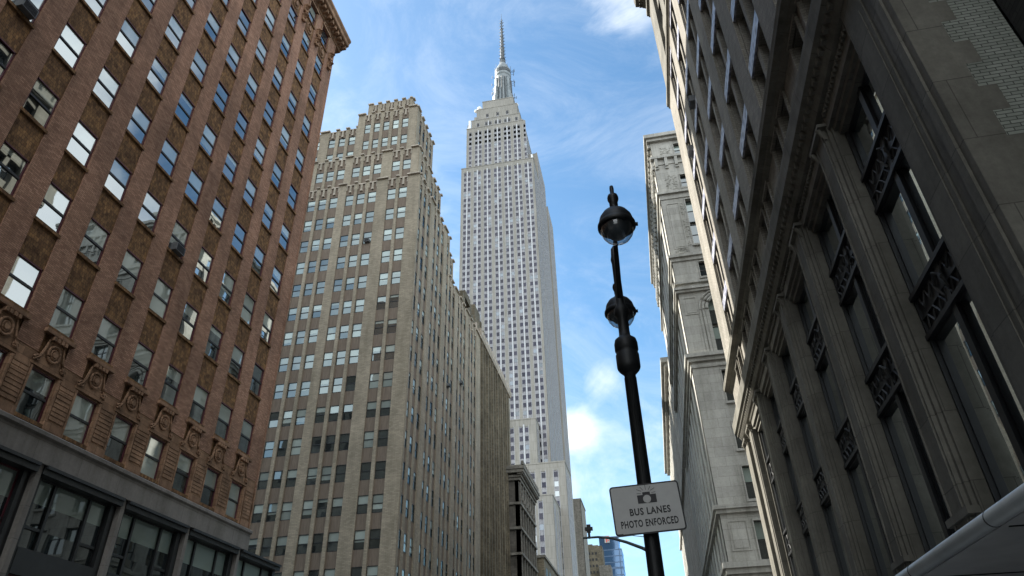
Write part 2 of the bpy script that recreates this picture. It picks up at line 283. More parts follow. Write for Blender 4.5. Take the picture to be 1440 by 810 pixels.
# ------------------------------------------------------------------ geometry helpers
POS = {}
def thing(name, label, cat, loc, group=None, kind=None):
    o = bpy.data.objects.new(name, None); COL.objects.link(o); o.empty_display_size = 0.5
    o.location = (loc[0], loc[1], loc[2]+Z0); POS[o.name] = Vector(loc)
    o['label'] = label; o['category'] = cat
    if group: o['group'] = group
    return o
def TI(u, v, w): return (u, w, v)         # identity-like: u = x, w = y, v = z
def TX(X): return lambda u, v, w: (X+w, u, v)      # facade faces +x
def TXn(X): return lambda u, v, w: (X-w, u, v)     # facade faces -x
def TY(Y): return lambda u, v, w: (u, Y-w, v)      # facade faces -y
class MB:
    def __init__(s, T=None): s.v = []; s.f = []; s.m = []; s.T = T or (lambda x, y, z: (x, y, z))
    def vert(s, p): s.v.append(s.T(*p)); return len(s.v)-1
    def box(s, u0, u1, v0, v1, w0, w1, m=0):
        if u1 <= u0 or v1 <= v0: return
        i = [s.vert(p) for p in ((u0, v0, w0), (u1, v0, w0), (u1, v1, w0), (u0, v1, w0), (u0, v0, w1), (u1, v0, w1), (u1, v1, w1), (u0, v1, w1))]
        for q in ((0, 3, 2, 1), (4, 5, 6, 7), (0, 1, 5, 4), (1, 2, 6, 5), (2, 3, 7, 6), (3, 0, 4, 7)): s.f.append([i[k] for k in q]); s.m.append(m)
    def quad(s, u0, u1, v0, v1, w, m=0):
        i = [s.vert(p) for p in ((u0, v0, w), (u1, v0, w), (u1, v1, w), (u0, v1, w))]; s.f.append(i); s.m.append(m)
    def prism(s, prof, u0, u1, m=0):      # profile in (w, v), swept along u
        a = [s.vert((u0, v, w)) for w, v in prof]; b = [s.vert((u1, v, w)) for w, v in prof]; n = len(prof)
        for k in range(n): s.f.append([a[k], a[(k+1) % n], b[(k+1) % n], b[k]]); s.m.append(m)
        s.f.append(a[::-1]); s.m.append(m); s.f.append(b); s.m.append(m)
    def outline(s, pts, w0, w1, m=0):     # polygon in (u, v), thickness in w
        a = [s.vert((u, v, w0)) for u, v in pts]; b = [s.vert((u, v, w1)) for u, v in pts]; n = len(pts)
        for k in range(n): s.f.append([a[k], a[(k+1) % n], b[(k+1) % n], b[k]]); s.m.append(m)
        s.f.append(a[::-1]); s.m.append(m); s.f.append(b); s.m.append(m)
    def lathe(s, c, prof, n=24, m=0):     # world axes, profile (r, z) about a vertical axis through c
        rings = []
        for r, z in prof:
            if r < 1e-4: rings.append([s.vert((c[0], c[1], c[2]+z))])
            else: rings.append([s.vert((c[0]+r*cos(2*pi*k/n), c[1]+r*sin(2*pi*k/n), c[2]+z)) for k in range(n)])
        for A, B in zip(rings, rings[1:]):
            for k in range(n):
                k2 = (k+1) % n
                if len(A) == 1 and len(B) == 1: continue
                if len(A) == 1: s.f.append([A[0], B[k2], B[k]])
                elif len(B) == 1: s.f.append([A[k], A[k2], B[0]])
                else: s.f.append([A[k], A[k2], B[k2], B[k]])
                s.m.append(m)
    def tube(s, pts, r, n=8, m=0, cap=True):
        P = [Vector(s.T(*p)) for p in pts]; rings = []
        for i, p in enumerate(P):
            d = (P[min(i+1, len(P)-1)]-P[max(i-1, 0)]).normalized()
            a = d.cross(Vector((0, 0, 1)) if abs(d.z) < .9 else Vector((1, 0, 0))).normalized(); b = d.cross(a)
            rr = r[i] if isinstance(r, (list, tuple)) else r; ring = []
            for k in range(n):
                q = p+(a*cos(2*pi*k/n)+b*sin(2*pi*k/n))*rr; s.v.append(tuple(q)); ring.append(len(s.v)-1)
            rings.append(ring)
        for A, B in zip(rings, rings[1:]):
            for k in range(n): s.f.append([A[k], A[(k+1) % n], B[(k+1) % n], B[k]]); s.m.append(m)
        if cap:
            s.f.append(rings[0][::-1]); s.m.append(m); s.f.append(rings[-1]); s.m.append(m)
    def mesh(s, name, mats, origin=(0, 0, 0), smooth=False, recalc=True):
        me = bpy.data.meshes.new(name); o = origin
        me.from_pydata([(x-o[0], y-o[1], z-o[2]) for x, y, z in s.v], [], s.f)
        for k in mats: me.materials.append(MT[k])
        me.polygons.foreach_set('material_index', s.m)
        if smooth: me.polygons.foreach_set('use_smooth', [True]*len(s.f))
        if recalc:
            bm = bmesh.new(); bm.from_mesh(me); bmesh.ops.recalc_face_normals(bm, faces=bm.faces); bm.to_mesh(me); bm.free()
        me.update(); return me
    def build(s, name, mats, parent=None, origin=None, smooth=False, recalc=True):
        if not s.v: return None
        if origin is None: origin = POS[parent.name] if parent else Vector((sum(v[0] for v in s.v)/len(s.v), sum(v[1] for v in s.v)/len(s.v), min(v[2] for v in s.v)))
        me = s.mesh(name, mats if isinstance(mats, (list, tuple)) else [mats], origin, smooth, recalc)
        return place(name, me, origin, parent)
def place(name, me, origin, parent=None):
    ob = bpy.data.objects.new(name, me); COL.objects.link(ob); origin = Vector(origin)
    if parent: ob.parent = parent; ob.location = origin-POS[parent.name]
    else: ob.location = origin+Vector((0, 0, Z0))
    POS[ob.name] = origin; return ob
def tag(o, label, cat, group=None, kind=None):
    if label: o['label'] = label
    if cat: o['category'] = cat
    if group: o['group'] = group
    if kind: o['kind'] = kind
    return o
def proj(p):
    p = Vector(p); z = p.dot(FW)
    if z < .1: return None
    return 720+FPX*p.dot(RT)/z, 405-FPX*p.dot(UP)/z

def bars(cols, rows, mb, u0, u1, v0, v1, wp, ws, back, mp=0, ms=1):
    """wall of one facade: piers between the window columns, spandrels between the rows"""
    cols = sorted(cols); u = u0
    for a, b in cols+[(u1, u1)]:
        w = wp(u, a) if callable(wp) else wp
        mb.box(u, a, v0, v1, back, w, mp); u = b
    for a, b in cols:
        v = v0
        for c, d in sorted(rows)+[(v1, v1)]:
            mb.box(a, b, v, c, back, ws, ms); v = d

class Windows:
    """collects the windows of one building; the hundred that show largest become parts of their own"""
    def __init__(s, frame='black', sill=None): s.L = []; s.frame = frame; s.sill = sill
    def add(s, key, T, u0, u1, v0, v1, w, blind=0.0, low=False, kind='sash', gd='g_dark', gb='g_blind'):
        s.L.append((key, T, u0, u1, v0, v1, w, blind, kind, gd, gb))
    def area(s, e):
        key, T, u0, u1, v0, v1, w = e[:7]
        P = [proj(T(*p)) for p in ((u0, v0, w), (u1, v0, w), (u1, v1, w), (u0, v1, w))]
        if any(p is None for p in P): return 0
        c = (sum(p[0] for p in P)/4, sum(p[1] for p in P)/4)
        if not (-40 < c[0] < 1480 and -40 < c[1] < 850): return 0
        a = 0
        for i in range(4): a += P[i][0]*P[(i+1) % 4][1]-P[(i+1) % 4][0]*P[i][1]
        return abs(a)/2
    def frame_geo(s, mb, u0, u1, v0, v1, w, kind, fm=0, rm=1):
        t = 0.055 if (u1-u0) > .7 else 0.05
        if kind == 'plain': t = 0.05
        mb.box(u0, u0+t, v0, v1, w, w+.07, fm); mb.box(u1-t, u1, v0, v1, w, w+.07, fm)
        mb.box(u0+t, u1-t, v1-t, v1, w, w+.10, fm); mb.box(u0+t, u1-t, v0, v0+t, w, w+.10, fm)
        h = v1-v0; n = u1-u0
        if kind == 'sash': mb.box(u0+t, u1-t, v0+h*.5-.045, v0+h*.5+.045, w, w+.075, rm)
        if kind == 'double':
            mb.box((u0+u1)/2-.07, (u0+u1)/2+.07, v0+t, v1-t, w, w+.09, rm); mb.box(u0+t, (u0+u1)/2-.07, v0+h*.52-.04, v0+h*.52+.04, w, w+.07, rm)
            mb.box((u0+u1)/2+.07, u1-t, v0+h*.52-.04, v0+h*.52+.04, w, w+.07, rm)
        if kind == 'shop':
            for q in (.24, .74): mb.box(u0+n*q-.06, u0+n*q+.06, v0+t, v1-t, w, w+.12, rm)
            mb.box(u0+t, u0+n*.24-.06, v0+h*.3-.05, v0+h*.3+.05, w, w+.1, rm); mb.box(u0+n*.74+.06, u1-t, v0+h*.3-.05, v0+h*.3+.05, w, w+.1, rm)
    def pane_geo(s, mb, u0, u1, v0, v1, w, blind, kind, gd=0, gb=1):
        h = v1-v0; z = w+.03
        if kind in ('sash', 'double', 'shop'):
            cuts = [.5] if kind != 'shop' else [.3]
            us = [(u0, u1)] if kind == 'sash' else [(u0, (u0+u1)/2), ((u0+u1)/2, u1)] if kind == 'double' else [(u0, u0+(u1-u0)*.24), (u0+(u1-u0)*.24, u0+(u1-u0)*.74), (u0+(u1-u0)*.74, u1)]
            for a, b in us:
                bv = v1-h*blind
                for c, d in ((v0, v0+h*cuts[0]), (v0+h*cuts[0], v1)):
                    if bv <= c: mb.quad(a, b, c, d, z, gb)
                    elif bv >= d: mb.quad(a, b, c, d, z, gd)
                    else:
                        i = [mb.vert(p) for p in ((a, c, z), (b, c, z), (b, bv, z), (a, bv, z), (b, d, z), (a, d, z))]
                        mb.f.append([i[0], i[1], i[2], i[3]]); mb.m.append(gd); mb.f.append([i[3], i[2], i[4], i[5]]); mb.m.append(gb)
        else: mb.quad(u0, u1, v0, v1, z, gb if blind > .5 else gd)
    def finish(s, parent, limit=100):
        cache = {}; L = sorted(s.L, key=s.area, reverse=True)
        for n, e in enumerate(L[:limit]):
            key, T, u0, u1, v0, v1, w, blind, kind, gd, gb = e
            k = (key, round(u1-u0, 2), round(v1-v0, 2), round(blind, 2), kind, gd, gb)
            if k not in cache:
                O = T(0, 0, 0); T0 = lambda a, b, c, T=T, O=O: tuple(x-y for x, y in zip(T(a, b, c), O))
                du, dv = u1-u0, v1-v0
                f = MB(T0); s.frame_geo(f, 0, du, 0, dv, 0, kind)
                p = MB(T0); s.pane_geo(p, 0.02, du-.02, 0.02, dv-.02, 0, blind, kind)
                sm = None
                if s.sill and kind != 'shop':
                    q = MB(T0); q.box(-.06, du+.06, -.14, -.002, -.05, s.sill[1]-w, 0); sm = q.mesh('sill', [s.sill[0]])
                cache[k] = (f.mesh('window', [s.frame if kind != 'shop' else 'black', 'black']), p.mesh('pane', [gd, gb], recalc=False), sm)
            f, p, sm = cache[k]; org = T(u0, v0, w)
            ob = place('window', f, org, parent); place('pane', p, org, ob)
            if sm: place('sill', sm, org, ob)
        if len(L) > limit:
            mats = [s.frame, 'black']; mb = MB()
            for key, T, u0, u1, v0, v1, w, blind, kind, gd, gb in L[limit:]:
                mb.T = T
                for g in (gd, gb):
                    if g not in mats: mats.append(g)
                s.frame_geo(mb, u0, u1, v0, v1, w, kind)
                s.pane_geo(mb, u0, u1, v0, v1, w, blind, kind, mats.index(gd), mats.index(gb))
            o = mb.build('window', mats, parent, recalc=False); o['kind'] = 'stuff'
R = random.random
def rblind():
    return random.choice([0, 0, .18, .32, .5, .5, .5, .62, .8, 1.0])

# ------------------------------------------------------------------ ground
def building_behind():
    b = thing('office_block', 'dark office block behind the viewer, seen only as a reflection in windows', 'building', (-50, -40, -Z0))
    w = MB(TI); w.box(-95, -24, -Z0, 72, -70, -25, 0); w.T = lambda u, v, w_: (u, -25+w_, v)
    for i in range(16):
        for k in range(20): w.box(-92+3.5*k, -90.3+3.5*k, 2+4.2*i, 4.3+4.2*i, 0, .05, 1)
    w.build('wall', ['dark_bldg', 'matt_black'], b)
building_behind()
def building_beside():
    b = thing('side_building', 'dark sooty building edge in the upper right corner, above the canopy', 'building', (16, -20, -Z0))
    w = MB(TI); w.box(7.07, 24, -Z0, 46, -60, 8.76, 0); w.box(6.9, 24, 46, 47.2, -60, 8.7, 0)
    for k in range(9): w.box(7.0, 7.08, -Z0, 45, -55+7*k, -54+7*k, 0)
    w.build('wall', ['dusky'], b)
building_beside()
g = MB(); g.quad(-1500, 1500, -1500, 3000, 0); 
gm = MB(); gm.v = [(-1500, -1500, -Z0), (1500, -1500, -Z0), (1500, 3000, -Z0), (-1500, 3000, -Z0)]; gm.f = [[0, 1, 2, 3]]; gm.m = [0]
tag(gm.build('ground', 'asphalt', origin=(0, 0, -Z0)), None, None, kind='structure')
def slab(name, x0, x1, y0, y1, z0, z1, mat):
    m = MB(); m.T = lambda x, y, z: (x, y, z); i = MB(TI); i.box(x0, x1, z0, z1, y0, y1)
    o = i.build(name, mat, origin=(x0, y0, z0)); o['kind'] = 'structure'; return o
slab('sidewalk', -1.0, 5.5, -60, 36.3, -Z0, -Z0+.14, 'concrete'); slab('sidewalk', -21, -17, -60, 34.5, -Z0, -Z0+.14, 'concrete')
slab('sidewalk', -24, -17, 65.6, 250, -Z0, -Z0+.14, 'concrete'); slab('sidewalk', -1.0, 5.5, 55.5, 250, -Z0, -Z0+.14, 'concrete')
mk = MB(TI)
for k in range(-10, 60): mk.box(-9.1, -8.95, -Z0+.004, -Z0+.008, k*6, k*6+3)
o = mk.build('road_marking', 'paint', origin=(-9, 0, -Z0)); o['kind'] = 'structure'

# ------------------------------------------------------------------ brown brick loft building, left (facade x = -21)
D = 21.0
def building_left():
    b = thing('brick_building', 'brown brick loft building at left, with rusty brick panels, stone base band and dark cornice', 'building', (-31, 15, -Z0))
    T = TX(-21); YE = 34.5; YS = -6.0
    cols = [((.990+.1073*k)*D, (.990+.1073*k+.0585)*D) for k in range(-11, 6)]
    cols = [c for c in cols if c[0] > YS+.5]
    ZB, ZT = .460*D, 50.2
    rows = [((.637+.16415*n)*D, (.637+.16415*n+.0865)*D) for n in range(0, 11)]
    orn = (.472*D, .5575*D)
    W = Windows('maroon', ('a_spandrel', .04))
    wall = MB(T)
    bars(cols, rows, wall, YS, YE, .585*D, ZT, 0, -.05, -.6, 0, 1)
    bars(cols, [orn], wall, YS, YE, ZB, .585*D, -.02, -.06, -.6, 2, 0)
    wall.build('wall', ['a_brick', 'a_spandrel', 'terra'], b)
    core = MB(TI); core.box(-45, -21.62, -Z0, ZT, YS+.02, YE-.02); core.box(-45, -21.0, ZB, ZT, YE-.02, YE); core.build('core', 'dark_bldg', b)
    ph = MB(TI); ph.box(-44, -29, 50, 69, YS, YE-4); ph.build('shade_block', 'a_brick', b)  # unseen rooftop mass, added to shade the facade across the street
    skip = {}
    for a, c in cols:
        for j, (d, e) in enumerate(rows):
            k = round((a/D-.990)/.1073)
            bl = rblind() if R() < .75 else 0.5
            W.add('A', T, a+.02, c-.02, d+.02, e, -.15, bl if (k, j) != (2, 5) else 0)
        W.add('A', T, a+.02, c-.02, orn[0]+.03, orn[1], -.18, random.choice([.4, .5, .5, 1]), gd='g_dark_low', gb='g_blind')
    # ornamental storey: rusticated piers, cartouches and sills
    cs = [YS]+[x for c in cols for x in c]+[YE]
    for i in range(0, len(cs), 2):
        a, c = cs[i], cs[i+1]; m0 = (a+c)/2; hw = min(.36, (c-a)/2-.12); ru = MB(T); ru.box(m0-hw-.02, m0+hw+.02, ZB+.46, orn[1]+.1, -.02, .02)
        for r in range(9): 
            z = ZB+.55+r*.17; ru.box(m0-hw, m0+hw, z, z+.13, -.02, .05)
        ru.box(a+.03, a+.11, ZB+.1, orn[1], -.05, .06); ru.box(c-.11, c-.03, ZB+.1, orn[1], -.05, .06); ru.box(m0-hw-.03, m0+hw+.03, ZB+.05, ZB+.45, -.02, .07)
        ru.build('rusticated_pier', 'terra', b)
    def cart_mesh():
        T0 = lambda u, v, w: (w, u, v); m = MB(T0)
        # ogee gable plate with shoulders, ring boss, scrolls and crest
        m.outline([(-.80, 0), (.80, 0), (.80, .12), (.62, .22), (.48, .42), (.40, .72), (.34, 1.0), (.26, 1.22), (-.26, 1.22), (-.34, 1.0), (-.40, .72), (-.48, .42), (-.62, .22), (-.80, .12)], 0, .06)
        ring = [(.27*cos(t*pi/8), .66+.31*sin(t*pi/8), .09) for t in range(17)]; m.tube(ring, .06, 6)
        r2 = [(.15*cos(t*pi/6), .66+.18*sin(t*pi/6), .11) for t in range(13)]; m.tube(r2, .035, 5)
        m.outline([(.10*cos(t*pi/4), .66+.13*sin(t*pi/4)) for t in range(8)], .02, .17)
        for sgn in (-1, 1):
            sp = [(sgn*(.62+.15*cos(t*.6)*(1-t*.07)), .24+.13*sin(t*.6)*(1-t*.07), .09) for t in range(10)]; m.tube(sp, .045, 5)
            m.tube([(sgn*.76, .14, .07), (sgn*.60, .30, .1), (sgn*.50, .52, .1), (sgn*.42, .82, .09), (sgn*.36, 1.12, .07)], [.05, .055, .05, .045, .03], 5)
        for q in (-.28, -.1, .1, .28): m.box(q-.055, q+.055, 1.12, 1.27, .02, .22)
        return m.mesh('cartouche', ['terra'])
    cm = cart_mesh()
    for a, c in cols:
        place('cartouche', cm, T((a+c)/2, orn[1]+.06, -.02), b)
    for a, c in cols:
        sl_ = MB(T); sl_.box(a-.12, c+.12, .637*D-.30, .637*D-.142, -.1, .16); sl_.build('window_ledge', 'terra', b)
    # stone band
    bd = MB(T); bd.prism([(-.6, .413*D), (.10, .413*D), (.10, .452*D), (.20, .455*D), (.20, .461*D), (.05, .4655*D), (-.6, .4655*D)], YS, YE+.12)
    bd.build('stone_band', 'a_stone', b)
    # two storeys of shop fronts
    bay = [((.976+.2158*k)*D, (.976+.2158*k+.205)*D) for k in range(-5, 4)]
    st = MB(T); bars(bay, [], st, YS, YE, -Z0, .413*D-.003, 0, -.5, -.7, 0, 0); 
    st.build('stone_pier', ['a_stone'], b)
    fr = MB(T)
    for a, c in bay:
        fr.box(a, a+.30, -Z0, .413*D-.01, -.5, -.22); fr.box(c-.30, c, -Z0, .413*D-.01, -.5, -.22); fr.box(a, c, .413*D-.32, .413*D-.005, -.49, .06)
        fr.box(a+.05, c-.05, .413*D-.12, .413*D-.006, .0, .16)
        fr.box(a+.3, c-.3, .243*D, .283*D, -.5, -.20); fr.box(a+.3, c-.3, .05*D, .09*D, -.5, -.20)
        W.add('shop', T, a+.30, c-.30, .283*D, .413*D-.32, -.46, random.choice([.35, .4, .45]), kind='shop', gd='g_dark_low', gb='g_blind_low')
        W.add('shop', T, a+.30, c-.30, .09*D, .243*D, -.46, random.choice([.2, .3]), kind='shop', gd='g_dark_low', gb='g_blind_low')
    fr.build('shop_front_frame', 'dark_iron', b)
    # cornice with brackets
    co = MB(T)
    prof = [(-.6, 50.2), (.06, 50.2), (.10, 50.35), (.22, 50.42), (.25, 50.62), (.72, 50.75), (.78, 50.8), (.80, 51.1), (.95, 51.3), (.95, 51.5), (.4, 51.75), (-.6, 51.75)]
    co.prism(prof, YS, YE+.85)
    y = YS
    while y < YE+.6:
        co.box(y, y+.22, 50.38, 50.74, .0, .62); y += .52
    co.build('cornice', 'terra', b)
    def bracket_mesh():
        m = MB(lambda u, v, w: (w, u, v))
        m.outline([(0, 0)], 0, 0) if False else None
        m.box(-.16, .16, .0, .55, 0, .16); m.tube([(0, .50, .1), (0, .62, .26), (0, .50, .36), (0, .36, .30), (0, .30, .18)], [.14, .16, .15, .11, .08], 7)
        m.tube([(0, .02, .1), (0, -.10, .24), (0, -.22, .26), (0, -.34, .14)], [.11, .13, .11, .06], 7)
        m.box(-.19, .19, .56, .66, 0, .34); return m.mesh('bracket', ['terra'])
    bm_ = bracket_mesh()
    cs = [YS]+[x for c in cols for x in c]+[YE]
    for i in range(2, len(cs), 2):
        m0 = (cs[i]+cs[i+1])/2
        if m0 > 8:
            place('bracket', bm_, T(m0, 47.55, 0), b); place('bracket', bm_, T(m0, 46.45, 0), b)
    md = MB(T)
    for a, c in cols:
        if a < 8: continue
        m0 = (a+c)/2; z = rows[-2][1]+.78
        md.tube([(m0+.33*cos(t*pi/7), z+.5*sin(t*pi/7), -.03) for t in range(15)], .07, 6); md.outline([(m0+.15*cos(t*pi/5), z+.26*sin(t*pi/5)) for t in range(10)], -.1, .08)
        md.box(a-.1, c+.1, rows[-1][1]+.02, rows[-1][1]+.22, -.05, .14); md.box(a-.12, a+.02, rows[-1][0]-.1, rows[-1][1], -.05, .06); md.box(c-.02, c+.12, rows[-1][0]-.1, rows[-1][1], -.05, .06)
        md.tube([(a-.05, rows[-1][1]+.25, .05), (m0-.3, rows[-1][1]+.62, .07), (m0, rows[-1][1]+.76, .08), (m0+.3, rows[-1][1]+.62, .07), (c+.05, rows[-1][1]+.25, .05)], .07, 6)
    md.build('relief_ornament', 'terra', b)
    fi = MB(T)     # a few brick courses laid proud of the pier faces at the corner
    fi.box(YE-.10, YE+.03, ZB+.3, ZT-.1, -.3, .035); fi.build('corner_bead', 'a_brick', b)
    W.finish(b)
    return cols, rows
A_COLS, A_ROWS = building_left()

def air_conditioner(T, u, v, w, label):
    m = MB(T); m.box(u, u+.66, v, v+.42, w, w+.55, 0)
    org = T(u+.33, v, w+.2)
    o = m.build('air_conditioner', ['ac', 'ac_dark'], origin=org); tag(o, label, 'air conditioner', 'window air conditioners')
    g_ = MB(T); 
    for k in range(7): g_.box(u+.05, u+.61, v+.05+k*.05, v+.075+k*.05, w+.551, w+.565)
    g_.build('grille', 'ac_dark', o)
    return o
def acol(k): return (.990+.1073*k)*D
air_conditioner(TX(-21), acol(-4)+.30, A_ROWS[3][0]+.03, -.25, 'grey air conditioner in a brown brick facade window at the upper left corner')
air_conditioner(TX(-21), acol(1)+.2, A_ROWS[2][0]+.03, -.25, 'grey air conditioner in the brown brick facade under a half blue window')

# ------------------------------------------------------------------ tan setback tower (front y = 65.6, side x = -24)
def building_tan():
    b = thing('setback_tower', 'tan brick setback tower with ribbed parapets and grouped windows, beyond the brown brick building', 'building', (-40, 80, -Z0))
    W = Windows('black')
    FL = 3.424; BT = 14.21
    cols = []
    for g0 in (-.5237-.0836*4, -.5237-.0836*3, -.5237-.0836*2, -.5237-.0836, -.5237):
        for k in range(3): cols.append(((g0+.0242*k)*65.6, (g0+.0242*k+.0181)*65.6))
    for k in range(2): cols.append(((-.4333+.0241*k)*65.6, (-.4333+.0241*k+.0181)*65.6))
    XL = -60.5
    cols = [c for c in cols if c[0] > XL+.3]
    def wp(u, a): return .12 if a-u < .8 else .06
    def wps(u, a): return .03 if a-u < .9 else .10
    wall = MB(); cop = MB()
    def crest(T, cols, u0, u1, z0, z1, rib=True, depth=.22):
        """ribbed parapet: pointed piers between bays, short ribs in the bays, light coping"""
        u = u0; cop = MB(T)
        for a, c in cols+[(u1, u1)]:
            mid_w = a-u
            cop.T = T; cop.box(u-.05, a+.05, z1-.02, z1+.18, -.7, depth+.12, 0)
            if mid_w > .2:
                wall.T = T; wall.box(u+.04, a-.04, z1+.18, z1+.32, -.5, depth-.05, 0)
            u = c
        wall.T = T; cop.T = T
        for a, c in cols:
            cop.box(a-.05, c+.05, z1-.28, z1-.12, -.7, .10, 0)
            if rib:
                m0 = (a+c)/2; wall.box(m0-.13, m0+.13, z1-1.35, z1-.3, -.3, .12, 1); wall.box(a-.02, a+.12, z1-1.1, z1-.3, -.3, .06, 1); wall.box(c-.12, c+.02, z1-1.1, z1-.3, -.3, .06, 1)
                cop.box(m0-.16, m0+.16, z1-1.5, z1-1.3, -.2, .16, 0)
        cop.build('coping', 'b_coping', b)
    def face(T, cols, rows, u0, u1, v0, v1, key, blind=True):
        wall.T = T
        bars(cols, rows, wall, u0, u1, v0, v1, wp if key == 'BF' else wps, -.07 if key == 'BF' else -.05, -.6, 0, 2)
        for a, c in cols:
            if c-a > .3 and True:
                for d, e in rows:
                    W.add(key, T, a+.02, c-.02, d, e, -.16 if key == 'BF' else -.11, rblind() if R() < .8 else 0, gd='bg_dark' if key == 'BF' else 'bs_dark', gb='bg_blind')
    rows0 = [(BT+FL*i-1.85, BT+FL*i) for i in range(-4, 15)]
    # main street front, z up to 64
    T = TY(65.6); face(T, cols, rows0, XL, -24, -Z0, 64.0, 'BF'); crest(T, cols, XL, -24, 64.0, 64.0)
    # recessed storeys
    rows1 = [(66.75, 68.6)]
    T1 = TY(67.0); c1 = [(a*1.0+(-.3), c-.3) for a, c in cols]; face(T1, c1, rows1, XL, -24.9, 64.0, 70.6, 'BF'); crest(T1, c1, XL, -24.9, 70.6, 70.6)
    # wing and tower
    T2 = TY(68.5); cw = [(x-.55, x+.55) for x in (-36.15, -37.75, -39.35, -41.9, -43.5, -45.1, -47.9, -49.5, -51.1, -53.9, -55.5, -57.1)]; cw.sort()
    rows2 = [(73.3, 75.1), (76.7-.05, 78.5)]
    roww = [(71.9, 73.6), (75.0, 76.7)]
    face(T2, cw, roww, XL, -35.4, 70.6, 78.3, 'BF'); crest(T2, cw, XL, -35.4, 78.3, 78.3)
    pier = MB(); 
    tc_ = [(-34.25+1.48*k, -34.25+1.48*k+1.0) for k in range(5)]
    T3 = TY(68.3); face(T3, tc_, rows2, -35.4, -26.1, 70.6, 80.6, 'BF'); crest(T3, tc_, -35.4, -26.1, 80.6, 80.6)
    T4 = TY(70.0); ta = [(-34.0+1.32*k, -34.0+1.32*k+.8) for k in range(5)]
    face(T4, ta, [], -34.8, -27.6, 80.6, 84.6, 'BF'); crest(T4, ta, -34.8, -27.6, 84.6, 84.6)
    op = MB(T4)
    for k in (1, 2, 3): op.box(-34.0+1.32*k+.08, -34.0+1.32*k+.72, 81.2, 82.3, -.3, -.10)
    op.build('roof_opening', 'black', b)
    # street side, x = -24
    SX = 23.95
    sc_ = []
    for gI in range(5):
        y0 = (2.748+.2755*gI)*SX
        for k, q in enumerate((0, .078, .157)): sc_.append((y0+q*SX, y0+q*SX+1.05))
    TS = TX(-24)
    end1 = 100.0
    hi = [c for c in sc_ if c[1] < 80.7]; lo = [c for c in sc_ if c[0] > 80]
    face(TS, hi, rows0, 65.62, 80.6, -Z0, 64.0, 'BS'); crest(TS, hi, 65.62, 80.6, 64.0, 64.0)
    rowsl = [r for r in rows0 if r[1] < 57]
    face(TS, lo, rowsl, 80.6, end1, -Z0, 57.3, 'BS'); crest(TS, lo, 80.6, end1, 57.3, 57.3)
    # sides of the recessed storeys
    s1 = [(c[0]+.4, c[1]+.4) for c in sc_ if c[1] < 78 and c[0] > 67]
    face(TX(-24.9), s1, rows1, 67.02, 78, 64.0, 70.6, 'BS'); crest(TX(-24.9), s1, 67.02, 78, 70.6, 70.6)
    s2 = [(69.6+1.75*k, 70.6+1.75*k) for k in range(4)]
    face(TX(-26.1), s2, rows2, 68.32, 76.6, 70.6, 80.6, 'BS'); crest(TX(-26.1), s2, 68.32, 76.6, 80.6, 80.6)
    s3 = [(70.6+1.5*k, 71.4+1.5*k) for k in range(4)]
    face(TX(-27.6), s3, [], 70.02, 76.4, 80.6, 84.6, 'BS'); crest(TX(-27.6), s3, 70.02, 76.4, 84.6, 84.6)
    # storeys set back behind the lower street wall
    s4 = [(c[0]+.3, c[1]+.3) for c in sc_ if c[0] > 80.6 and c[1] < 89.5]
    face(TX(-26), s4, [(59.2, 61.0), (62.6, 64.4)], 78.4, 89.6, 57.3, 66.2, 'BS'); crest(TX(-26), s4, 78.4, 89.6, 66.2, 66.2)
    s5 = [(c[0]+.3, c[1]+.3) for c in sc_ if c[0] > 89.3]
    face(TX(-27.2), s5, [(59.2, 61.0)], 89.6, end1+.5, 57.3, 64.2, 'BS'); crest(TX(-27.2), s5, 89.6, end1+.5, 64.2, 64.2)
    wall.build('wall', ['b_brick', 'b_mull', 'b_span'], b)
    # solid bodies behind the facades
    co = MB(TI)
    co.box(XL, -24.6, -Z0, 63.9, 66.2, 80.5); co.box(XL, -24.6, -Z0, 57.2, 80.5, end1); co.box(XL, -25.5, 63.8, 70.5, 67.6, 78)
    co.box(XL, -36, 70.5, 78.2, 69.1, 84); co.box(-35.4, -26.7, 70.5, 80.5, 68.9, 76.6); co.box(-34.8, -28.2, 80.4, 84.5, 70.6, 76.4)
    co.box(XL, -26.6, 57.1, 66.1, 78.5, 89.6); co.box(XL, -27.8, 57.1, 64.1, 89.6, end1+.5)
    co.build('core', 'b_brick', b)
    # roof clutter over the street wall
    rc = MB(TI)
    rc.box(-25.7, -24.4, 57.3, 60.8, 90.2, 91.6); rc.box(-25.9, -24.3, 60.3, 61.6, 91.2, 94.6); rc.box(-25.5, -24.9, 57.3, 63.2, 95, 95.7)
    rc.box(-26.5, -24.6, 57.3, 60.2, 96.3, 99.2); rc.box(-26.9, -25.2, 60.2, 63.3, 97.0, 99.0)
    for k in range(5): rc.box(-25.2, -24.8, 57.4, 58.9+(k % 2)*.8, 90+k*2.0, 90.5+k*2.0)
    rc.build('roof_equipment', 'b_rough', b)
    W.finish(b)
    # adjoining weathered slab of the same block
    c = thing('weathered_tower', 'dark weathered brick block with tall plain ribs, adjoining the far end of the tan tower', 'building', (-40, 112, -Z0))
    wl = MB(TX(-24.05)); y = 100.05
    W2 = Windows('black'); 
    cs = [(102.2+3.95*k, 103.4+3.95*k) for k in range(6)]
    bars(cs, [(BT+FL*i-1.85, BT+FL*i) for i in range(-4, 13)], wl, 100.05, 126, -Z0, 58.0, -.02, -.28, -.7, 0, 0)
    for a, q in cs:
        for i in range(-4, 13): W2.add('W', TX(-24.05), a+.02, q-.02, BT+FL*i-1.85, BT+FL*i, -.33, rblind())
        wl.box(a-.95, a-.45, -Z0, 57.2, -.02, .30); wl.box(q+.35, q+.75, -Z0, 57.2, -.02, .18)
    wl.build('wall', 'b_rough', c)
